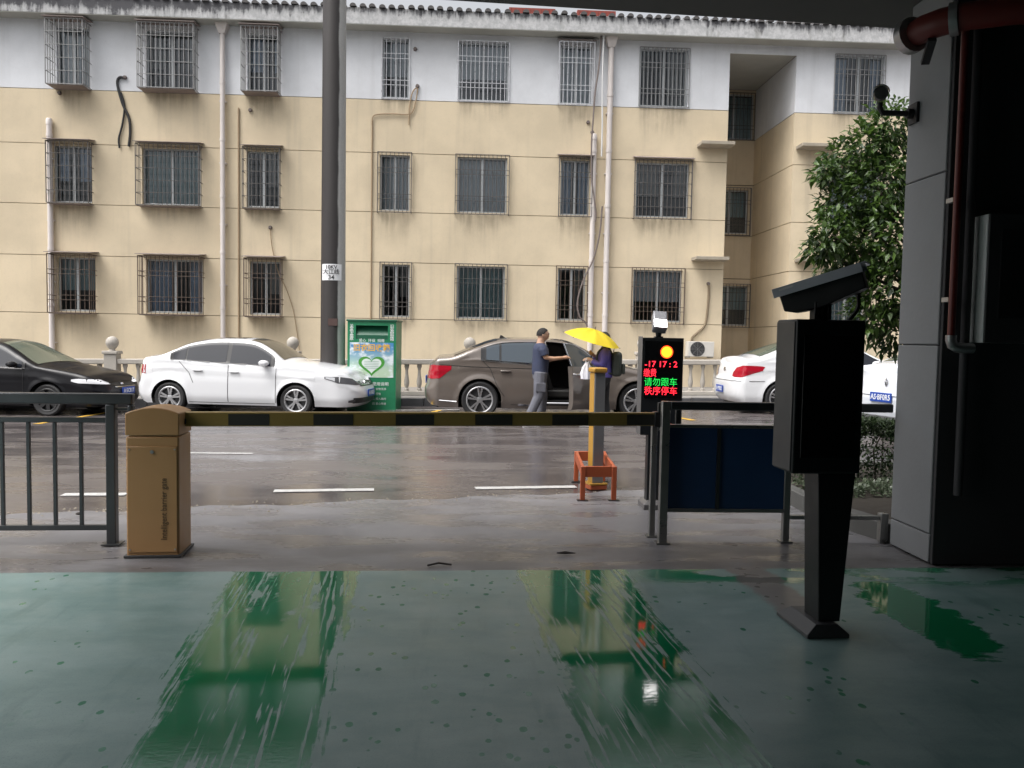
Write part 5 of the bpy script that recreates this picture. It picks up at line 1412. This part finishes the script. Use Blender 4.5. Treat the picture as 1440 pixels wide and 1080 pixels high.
def head(m, c_, f, h=.235):
    """c_ centre, f facing (unit, in plan)"""
    ang_ = atan2(f[1], f[0]); Mh = Matrix.Translation(c_) @ Matrix.Rotation(ang_, 4, 'Z')
    n, k_ = 22, 18; rows = []
    for i in range(k_ + 1):
        t = pi * i / k_; z = -cos(t) * h / 2; row = []
        for j in range(n):
            a = 2 * pi * j / n; rx = .098 * max(sin(t), .02); ry = .078 * max(sin(t), .02)
            fx_ = cos(a); x = rx * fx_; y = ry * sin(a)
            if z < -.03 and fx_ > 0: x *= 1 - .10 * clamp((-.03 - z) / .08); y *= 1 - .25 * clamp((-.03 - z) / .08)
            if z < -.02 and fx_ < 0: x *= 1 - .35 * clamp((-.02 - z) / .09)
            row.append(Mh @ Vector((x, y, z)))
        rows.append(row)
    vs = [p for r_ in rows for p in r_]
    m.add(vs, [(i * n + j, i * n + (j + 1) % n, (i + 1) * n + (j + 1) % n, (i + 1) * n + j) for i in range(k_) for j in range(n)] + [tuple(range(n - 1, -1, -1)), tuple(range(k_ * n, k_ * n + n))])
    m.add([Mh @ Vector(p) for p in ((.088, 0, .02), (.086, -.017, -.035), (.086, .017, -.035), (.122, 0, -.03), (.09, 0, -.042))], [(0, 1, 3), (0, 3, 2), (1, 4, 3), (3, 4, 2), (0, 2, 1), (1, 2, 4)])
    for s_ in (-1, 1): ball(m, Mh @ Vector((-.005, s_ * .078, -.005)), .03, (.7, .35, 1))
    m.tube([Mh @ Vector((.083, -.02, -.066)), Mh @ Vector((.092, 0, -.066)), Mh @ Vector((.083, .02, -.066))], .008, 6)
    return Mh
M_skin = simple('skin', (.42, .25, .17), .55, var=.06); M_skin2 = simple('fair_skin', (.5, .33, .25), .55, var=.06)
M_hair = simple('black_hair', (.009, .007, .006), .8, var=.3, scale=40)
M_navy = simple('navy_cotton', (.030, .038, .075), .85, var=.3, scale=12, bump=.7, bscale=11)
M_shorts = simple('grey_blue_cotton', (.105, .108, .13), .85, var=.35, scale=7, bump=.8, bscale=12)
M_purple = simple('violet_jacket', (.085, .065, .26), .75, var=.2, scale=12, bump=.2, bscale=30)
M_blackcloth = simple('black_cloth', (.018, .018, .02), .85, var=.3, scale=12)
M_olive = simple('dark_green_bag_nylon', (.022, .028, .022), .6, var=.3, scale=10)
M_shoe = simple('grey_trainer', (.22, .22, .23), .6); M_sole = simple('white_sole', (.6, .6, .6), .5)

mp = onY(759, 540, 14.55)
MS = .965
man = thing('person', 'man in navy t-shirt and grey trousers reaching towards the open car door', 'person', (mp.x, 14.55, gz(mp.x, 14.55)), R(6))
m = MB()
torso(m, [(0, 0, .92, .10, .155), (0, 0, 1.05, .112, .15), (.01, 0, 1.22, .118, .165), (.005, 0, 1.36, .11, .175), (-.005, 0, 1.43, .08, .14), (-.005, 0, 1.47, .055, .07)])
limb(m, [(-.005, 0, 1.42), (.005, 0, 1.50), (.025, 0, 1.58)], [.075, .066, .062])
Mh = head(m, Vector((.04, 0, 1.622)), (cos(R(-10)), sin(R(-10))), .245)
RA = [(-.01, -.17, 1.405), (.0, -.215, 1.34), (.045, -.235, 1.215), (.17, -.23, 1.195), (.33, -.19, 1.215)]
LA = [(-.01, .17, 1.405), (.01, .215, 1.33), (.07, .23, 1.17), (.19, .2, 1.16), (.32, .13, 1.19)]
for A in (RA, LA): limb(m, A, [.06, .054, .044, .041, .029])
hand(m, RA[-1], (.35, .04, .04), (0, -.5, .86), (0, .86, .5)); hand(m, LA[-1], (.3, -.08, .05), (0, .5, .86), (0, -.86, .5))
RL = [(0, -.085, .94), (-.02, -.10, .72), (-.04, -.115, .50), (-.13, -.12, .28), (-.215, -.12, .09)]
LL = [(0, .085, .94), (.04, .10, .72), (.075, .11, .50), (.065, .11, .28), (.05, .11, .09)]
for A in (RL, LL): limb(m, A, [.092, .078, .055, .05, .036])
body_o = fuse('body', m, M_skin, man)
m = MB()
torso(m, [(0, 0, .90, .128, .178), (0, 0, 1.0, .134, .176), (.01, 0, 1.2, .138, .184), (.005, 0, 1.36, .128, .192), (-.005, 0, 1.43, .095, .155), (-.005, 0, 1.475, .062, .075)])
for A in (RA, LA): limb(m, A[:2] + [Vector(A[1]).lerp(Vector(A[2]), .72)], [.082, .078, .074])
fuse('t_shirt', m, M_navy, man)
m = MB(); torso(m, [(0, 0, .82, .118, .165), (0, 0, .90, .122, .17), (0, 0, 1.0, .12, .168)])
for A in (RL, LL): limb(m, A, [.115, .105, .086, .078, .070])
fuse('trousers', m, M_shorts, man)
m = MB()
for s_ in (-1, 1):
    A = RL if s_ == -1 else LL; k = A[1]; m.box(k[0] - .08, k[0] + .08, k[1] + s_ * .088, k[1] + s_ * .108, k[2] - .14, k[2] + .05); 
    m2 = MB(); m2.box(k[0] - .085, k[0] + .085, k[1] + s_ * .092 - .012, k[1] + s_ * .092 + .012, k[2] - .13, k[2] + .04); m2.build('cargo_pocket', M_shorts, man, bev=.012)
m = MB(); n = 22; rows = []
for i in range(10):
    t = R(8 + 10.2 * i); row = []
    for j in range(n + 1):
        a = 2 * pi * j / n; front = max(0, cos(a)); tt = min(t, lerp(R(112), R(50), front ** .45)); 
        row.append(Mh @ Vector((.106 * sin(tt) * cos(a) - .004, .086 * sin(tt) * sin(a), .125 * cos(tt) + .004)))
    rows.append(row)
m.grid(rows); m.build('hair', M_hair, man)
m = MB()
for s_ in (-1, 1):
    m.tube([Mh @ Vector((.098 + .0 * k, s_ * .034 + .022 * cos(k * pi / 6), .018 + .016 * sin(k * pi / 6))) for k in range(13)], .003, 5)
    m.bar(Mh @ Vector((.094, s_ * .056, .02)), Mh @ Vector((.0, s_ * .08, .015)), .004, .004)
struct(m.build('glasses', M_black, man), 'stuff')
def shoes(root, pts, mat):
    for (x, y, d) in pts:
        b = MB(); prof_ = [(-.09, .03), (-.09, .10), (-.02, .115), (.06, .085), (.15, .055), (.175, .03)]
        b.prism([(a * d, h_) for a, h_ in prof_], .085, 0, Matrix.Translation((x, y - .042, 0))); o = b.build('shoe', mat, root, bev=.02, seg=3, fix=True)
        b = MB(); b.box(min(-.095 * d, .18 * d), max(-.095 * d, .18 * d), -.046, .046, .0, .03); q_ = b.build('sole', M_sole, o, bev=.008); q_.location = (x, y, 0)
shoes(man, [(-.20, -.12, 1), (.06, .11, 1)], M_shoe)
man.scale = (1.08, 1.12, .965)

wp = onY(850, 540, 14.0)
wom = thing('person', 'woman in a violet jacket with bobbed black hair standing under the yellow umbrella', 'person', (wp.x, 14.0, gz(wp.x, 14.0)), R(172))
m = MB()
torso(m, [(0, 0, .86, .10, .15), (0, 0, .98, .10, .135), (.01, 0, 1.14, .105, .14), (.0, 0, 1.26, .098, .15), (-.005, 0, 1.33, .07, .12), (-.005, 0, 1.37, .05, .06)])
limb(m, [(-.005, 0, 1.32), (.0, 0, 1.39), (.02, 0, 1.46)], [.055, .048, .05])
Mw = head(m, Vector((.03, 0, 1.50)), (1, 0.1), .215)
WR = [(-.01, -.15, 1.30), (.0, -.19, 1.2), (.03, -.2, 1.07), (.13, -.16, 1.13), (.20, -.06, 1.22)]
WL_ = [(-.01, .15, 1.30), (.0, .19, 1.2), (.05, .20, 1.06), (.15, .17, 1.08), (.24, .13, 1.14)]
for A in (WR, WL_): limb(m, A, [.05, .045, .037, .034, .025])
hand(m, WR[-1], (.2, .2, .1), (.5, -.5, .3), (0, 0, 1)); hand(m, WL_[-1], (.3, -.05, .02), (0, .5, .86), (0, -.86, .5))
QL = [(0, -.08, .88), (-.01, -.09, .68), (-.02, -.10, .47), (-.05, -.10, .26), (-.07, -.10, .09)]
QR = [(0, .08, .88), (.06, .09, .68), (.12, .095, .47), (.17, .10, .26), (.22, .10, .09)]
for A in (QL, QR): limb(m, A, [.085, .07, .05, .044, .032])
fuse('body', m, M_skin2, wom)
m = MB(); torso(m, [(0, 0, .84, .135, .18), (0, 0, .98, .128, .168), (.01, 0, 1.14, .13, .17), (.0, 0, 1.26, .12, .175), (-.005, 0, 1.33, .09, .14), (-.005, 0, 1.385, .058, .065)])
for A in (WR, WL_): limb(m, A[:4] + [Vector(A[3]).lerp(Vector(A[4]), .7)], [.075, .07, .062, .056, .046])
fuse('jacket', m, M_purple, wom)
m = MB(); torso(m, [(0, 0, .76, .105, .145), (0, 0, .84, .112, .155), (0, 0, .92, .11, .15)])
for A in (QL, QR): limb(m, A, [.10, .088, .068, .060, .056])
fuse('trousers', m, M_blackcloth, wom)
m = MB(); n = 22; rows = []
for i in range(14):
    row = []
    for j in range(n + 1):
        a = 2 * pi * j / n; front = max(0, cos(a)); lim = lerp(1.0, .36, front ** .7); t = i / 13 * lim
        if t < .5: th = t / .5 * pi / 2; q_ = Vector((.112 * sin(th) * cos(a) - .006, .098 * sin(th) * sin(a), .118 * cos(th)))
        else: u = (t - .5) / .5; q_ = Vector(((.112 + .004 * sin(u * 3)) * cos(a) * (1 - .1 * u) - .006, (.098 + .016 * sin(u * 3)) * sin(a) * (1 - .06 * u), -.17 * u))
        row.append(Mw @ q_)
    rows.append(row)
m.grid(rows); m.build('hair', M_hair, wom)
shoes(wom, [(-.07, -.10, 1), (.23, .10, 1)], M_shoe)
# backpack hangs on her back
Wm = Matrix.Translation(wom.location) @ Matrix.Rotation(R(172), 4, 'Z')
bk = thing('backpack', 'dark green backpack on the back of the woman with the umbrella', 'backpack', Wm @ Vector((-.115, 0, .86)), R(172))
b = MB(); b.box(-.17, 0, -.15, .15, .0, .42); b.build('main_bag', M_olive, bk, bev=.06, seg=4)
b = MB(); b.box(-.225, -.172, -.11, .11, .04, .22); b.build('front_pocket', M_olive, bk, bev=.025, seg=3)
for s_ in (-1, 1):
    b = MB(); b.tube(catmull([(.0, s_ * .09, .38), (.05, s_ * .10, .47), (.13, s_ * .10, .49), (.235, s_ * .105, .40), (.25, s_ * .12, .22), (.14, s_ * .16, .08), (.0, s_ * .12, .05)], 5), .016, 6); b.build('strap', M_olive, bk)
b = MB(); b.tube([(-.03, -.03, .41), (-.03, -.02, .45), (-.03, .02, .45), (-.03, .03, .41)], .008, 6); b.build('carry_loop', M_olive, bk)
# umbrella held in her right hand
hq = Wm @ (Vector(WR[-1]) + Vector((.03, .03, .02)))
uc = onY(832, 480, 13.95)
um = thing('umbrella', 'open yellow umbrella tilted over the woman beside the car', 'umbrella', hq)
tilt_ = Matrix.Rotation(R(15), 4, 'Y') @ Matrix.Rotation(R(8), 4, 'X')
Uc = Matrix.Translation(uc - hq + Vector((0, 0, .02))) @ tilt_
apex = Uc @ Vector((0, 0, .19))
M_umb = None
def umb_mat():
    g = G('yellow_umbrella_cloth'); o = g.co(); nz = g.noise(o, 8, 3)
    g.p(col=g.mix(nz, (.74, .56, .02), (.86, .68, .04)), rough=.45); tl = g.n('BsdfTranslucent'); tl.inputs[0].default_value = (.9, .62, .03, 1)
    mx = g.n('MixShader'); mx.inputs[0].default_value = .35; g.t.links.new(g.b.outputs[0], mx.inputs[1]); g.t.links.new(tl.outputs[0], mx.inputs[2]); g.t.links.new(mx.outputs[0], g.out.inputs[0]); return g.mat
M_umb = umb_mat()
RU = .49
def canopy(r_, a):
    gore = (a / (2 * pi) * 8) % 1; e = abs(gore - .5) * 2
    rad = r_ * lerp(.94, 1.0, e ** 1.5); zz = .19 - .19 * r_ ** 2.1 - (.020 * (1 - e ** 2)) * r_ * (1 - r_) * 2
    return Uc @ Vector((RU * rad * cos(a), RU * rad * sin(a), zz))
m = MB(); m.grid([[canopy(max(i / 10, .004), 2 * pi * j / 64) for j in range(65)] for i in range(11)]); m.build('canopy', M_umb, um)
for k in range(8):
    a = 2 * pi * k / 8; b = MB(); b.tube([canopy(max(t / 6, .02), a) + Uc.to_3x3() @ Vector((0, 0, -.006)) for t in range(7)], .0028, 5); o = b.build('rib', M_galv, um)
    b = MB(); b.tube([Uc @ Vector((0, 0, -.02)), canopy(.5, a) + Vector((0, 0, -.006))], .0025, 5); b.build('strut', M_galv, o)
    b = MB(); e_ = canopy(1.0, a); b.cyl(e_, e_ + (e_ - Uc @ Vector((0, 0, 0))).normalized() * .02, .005, n=6); b.build('tip', M_black, o)
b = MB(); b.tube([(0, 0, -.02), tuple(apex)], .007, 8); b.build('shaft', M_galv, um)
b = MB(); b.cyl(apex, apex + (apex - Uc @ Vector((0, 0, 0))).normalized() * .05, .008, .004, n=8); b.build('finial', M_black, um)
b = MB(); b.tube([(0, 0, .03), (-.005, 0, -.06), (-.012, 0, -.13)], [.012, .015, .016], 8); b.build('handle', M_black, um)
# white carrier bag in her other hand
hq2 = Wm @ (Vector(WL_[-1]) + Vector((.06, -.0, -.02)))
cb_ = thing('carrier_bag', 'white plastic carrier bag held by the woman with the umbrella', 'bag', hq2)
b = MB(); rows = []
for z, rx, ry in ((-.30, .07, .05), (-.31, .10, .07), (-.22, .115, .075), (-.12, .09, .05), (-.05, .035, .025), (-.02, .02, .015)):
    rows.append([((rx + .012 * sin(5 * a + z * 30)) * cos(a), (ry + .01 * sin(7 * a)) * sin(a), z) for a in [2 * pi * k / 24 for k in range(25)]])
b.grid(rows); b.add(rows[0][:-1], [tuple(range(23, -1, -1))]); b.build('sack', simple('thin_white_plastic', (.66, .66, .72), .35, var=.1), cb_)
for s_ in (-1, 1):
    b = MB(); b.tube(catmull([(.02, s_ * .01, -.03), (.025, s_ * .015, .02), (0, s_ * .012, .045), (-.025, s_ * .015, .02), (-.02, s_ * .01, -.03)], 4), .006, 5); b.build('handle', M_signw, cb_)

# ================================================================== PLANTING ON THE RIGHT
M_soil = simple('dark_soil', (.03, .024, .018), .9, var=.4, scale=12)
M_pl = simple('dark_planter_kerb', (.10, .10, .095), .7, var=.3, scale=5)
pl = [(2.97, 6.72), (3.16, 6.02), (9.5, 6.02), (9.5, 9.35), (2.97, 9.35)]
def inner(pts, d):
    cx = sum(p[0] for p in pts) / len(pts); cy = sum(p[1] for p in pts) / len(pts)
    return [(p[0] + (d if p[0] < cx else -d), p[1] + (d if p[1] < cy else -d)) for p in pts]
pin = inner(pl, .12); n = len(pl)
b = MB(); b.add([(x, y, 0) for x, y in pl] + [(x, y, .15) for x, y in pl] + [(x, y, .15) for x, y in pin] + [(x, y, .06) for x, y in pin],
                [(r_ * n + k, r_ * n + (k + 1) % n, (r_ + 1) * n + (k + 1) % n, (r_ + 1) * n + k) for r_ in range(3) for k in range(n)])
tag(b.build('planter', M_pl, bev=.01), 'low dark planter kerb around the hedge beside the grey pier', 'planter')
b = MB(); b.add([(x, y, .10) for x, y in pin], [tuple(range(n))]); struct(b.build('soil', M_soil))
def leaf_mat(name, lo, hi, rough=.32):
    g = G(name); r_ = g.island(); c_ = g.mix(r_, lo, hi)
    g.p(col=c_, rough=rough, spec=.5)
    tl = g.n('BsdfTranslucent'); g.set(tl.inputs[0], g.mix(r_, tuple(min(1, x * 1.6) for x in lo), tuple(min(1, x * 1.8) for x in hi)))
    mx = g.n('MixShader'); mx.inputs[0].default_value = .25; g.t.links.new(g.b.outputs[0], mx.inputs[1]); g.t.links.new(tl.outputs[0], mx.inputs[2]); g.t.links.new(mx.outputs[0], g.out.inputs[0]); return g.mat
M_leaf = leaf_mat('glossy_leaf', (.010, .028, .007), (.07, .125, .022), .42); M_leaf2 = leaf_mat('hedge_leaf', (.008, .022, .007), (.035, .06, .018), .55)
rnd = random.Random(11)
def leaf(vs, fs, p, d, nrm, ln, w):
    s_ = d.cross(nrm).normalized(); o = len(vs); dn = -nrm * ln * .16
    vs += [p, p + d * ln * .45 + s_ * w + nrm * w * .35, p + d * ln + dn, p + d * ln * .45 - s_ * w + nrm * w * .35, p + d * ln * .5]
    fs += [(o, o + 4, o + 1), (o + 1, o + 4, o + 2), (o, o + 3, o + 4), (o + 4, o + 3, o + 2)]
def rv(): 
    while True:
        v = Vector((rnd.uniform(-1, 1), rnd.uniform(-1, 1), rnd.uniform(-1, 1)))
        if .05 < v.length < 1: return v
TY = 9.4
lobes = []
for px, py, r_ in ((1250, 172, .28), (1222, 205, .30), (1185, 232, .28), (1232, 262, .45), (1160, 243, .15), (1192, 290, .36), (1170, 330, .24), (1150, 350, .17), (1215, 345, .45), (1190, 375, .32), (1248, 400, .42), (1225, 440, .30), (1262, 330, .5), (1268, 240, .4), (1258, 465, .3)):
    q_ = onY(px, py, TY + rnd.uniform(-.3, .3)); lobes.append((q_, r_))
tcx, tcz = 5.75, 2.6
for k in range(26):
    v = rv(); lobes.append((Vector((tcx + 1.1 + v.x * 1.3, TY + v.y * 1.2, 2.9 + v.z * 1.25)), rnd.uniform(.35, .6)))
trunk_top = Vector((6.0, TY, 1.5))
tree = thing('tree', 'leafy evergreen tree with glossy leaves showing beside the grey pier', 'tree', (6.0, TY, .1))
O = Vector((6.0, TY, .1))
b = MB(); b.tube([(0, 0, -.02), (.02, .02, .5), (-.02, 0, 1.0), (0, 0, 1.5)], [.11, .085, .075, .06], 10)
for (q_, r_) in lobes:
    b.tube([Vector((0, 0, 1.25 + rnd.uniform(-.2, .25))), (Vector((0, 0, 1.5)) + (q_ - O)) / 2 + rv() * .12, q_ - O], [.032, .02, .008], 5)
b.build('trunk', simple('grey_brown_bark', (.10, .08, .06), .9, var=.3, scale=20, bump=.4), tree)
vs, fs = [], []
for (q_, r_) in lobes:
    for k in range(int(3800 * r_ ** 1.95) + 60):
        v = rv(); v = v.normalized() * (v.length ** .55); p = q_ + v * r_ * rnd.uniform(.7, 1.12) - O
        d = (v.normalized() * .7 + rv() * .9 + Vector((0, 0, -.15))).normalized(); nr_ = (Vector((0, -.15, 1)) + rv() * .75).normalized()
        leaf(vs, fs, p, d, nr_, rnd.uniform(.06, .15), rnd.uniform(.015, .032))
m = MB(); m.add(vs, fs); struct(m.build('crown', M_leaf, tree, smooth=False), 'stuff')
hg = thing('hedge', 'low clipped dark green hedge in front of the white car with the blue plate', 'hedge', (6.2, 8.35, .1))
vs, fs = [], []
for k in range(26000):
    x = rnd.uniform(-3.0, 3.0); y = rnd.uniform(-.42, .42); z = rnd.uniform(.04, .60) if rnd.random() < .6 else rnd.uniform(.45, .62)
    if rnd.random() < .6: y = -.45 + abs(rnd.gauss(0, .09))
    z += .05 * sin(x * 5) * (z > .4)
    leaf(vs, fs, Vector((x, y, z)), (rv() + Vector((0, -.4, .3))).normalized(), (Vector((0, -.3, 1)) + rv() * .8).normalized(), rnd.uniform(.03, .06), rnd.uniform(.009, .016))
m = MB(); m.add(vs, fs); struct(m.build('foliage', M_leaf2, hg, smooth=False), 'stuff')
b = MB()
for k in range(46): x = rnd.uniform(-2.9, 2.9); y = rnd.uniform(-.2, .3); b.tube([(x, y, -.02), (x + rnd.uniform(-.1, .1), y, .3), (x + rnd.uniform(-.2, .2), y + rnd.uniform(-.1, .1), .5)], [.012, .009, .005], 5)
struct(b.build('stems', M_soil, hg), 'stuff')
vs, fs = [], []
for k in range(1500):
    leaf(vs, fs, Vector((rnd.uniform(3.15, 4.6), rnd.uniform(7.3, 7.9), .10 + rnd.uniform(0, .09))), (rv() + Vector((0, -.3, .4))).normalized(), (Vector((0, 0, 1)) + rv() * .6).normalized(), rnd.uniform(.04, .07), rnd.uniform(.012, .02))
m = MB(); m.add(vs, fs); struct(m.build('ground_cover', leaf_mat('pale_ground_leaf', (.05, .075, .04), (.16, .19, .13))), 'stuff')

# ================================================================== SMALL THINGS ON THE GROUND
M_twig = simple('wet_litter', (.03, .022, .018), .7)
def litter(name, px, py, pts, r_, label):
    q_ = onZ(px, py, .006); b = MB(); b.tube([Vector(p) * 1.0 for p in pts], r_, 6); o = b.build(name, M_twig); o.location = (q_.x, q_.y, .010 + (r_ if isinstance(r_, float) else max(r_))); return tag(o, label, 'litter')
litter('twig', 617, 797, [(-.07, -.01, 0), (-.04, .02, 0), (.0, .015, .01), (.05, .025, 0), (.08, .01, 0)], .007, 'small dark twig lying on the concrete just before the green floor')
litter('dead_leaf', 795, 781, [(-.06, 0, 0), (0, .012, 0), (.07, .0, 0)], [.004, .012, .003], 'dark dead leaf on the concrete before the right wet track')
litter('pebble', 110, 726, [(-.02, 0, 0), (0, .004, .004), (.02, 0, 0)], [.006, .014, .006], 'dark pebble on the concrete seen through the railing bars')
vs, fs = [], []
for k in range(260):
    x = rnd.uniform(-5, 3); e_ = apron_edge(x) + rnd.gauss(0, .09); s_ = rnd.uniform(.004, .014); o = len(vs)
    vs += [Vector((x - s_, e_ - s_ * .7, .003)), Vector((x + s_, e_ - s_ * .5, .003)), Vector((x + s_ * .4, e_ + s_, .003)), Vector((x, e_, .004 + s_ * .9))]; fs += [(o, o + 1, o + 3), (o + 1, o + 2, o + 3), (o + 2, o, o + 3)]
m = MB(); m.add(vs, fs); struct(m.build('gravel', M_ledge, smooth=False), 'stuff')
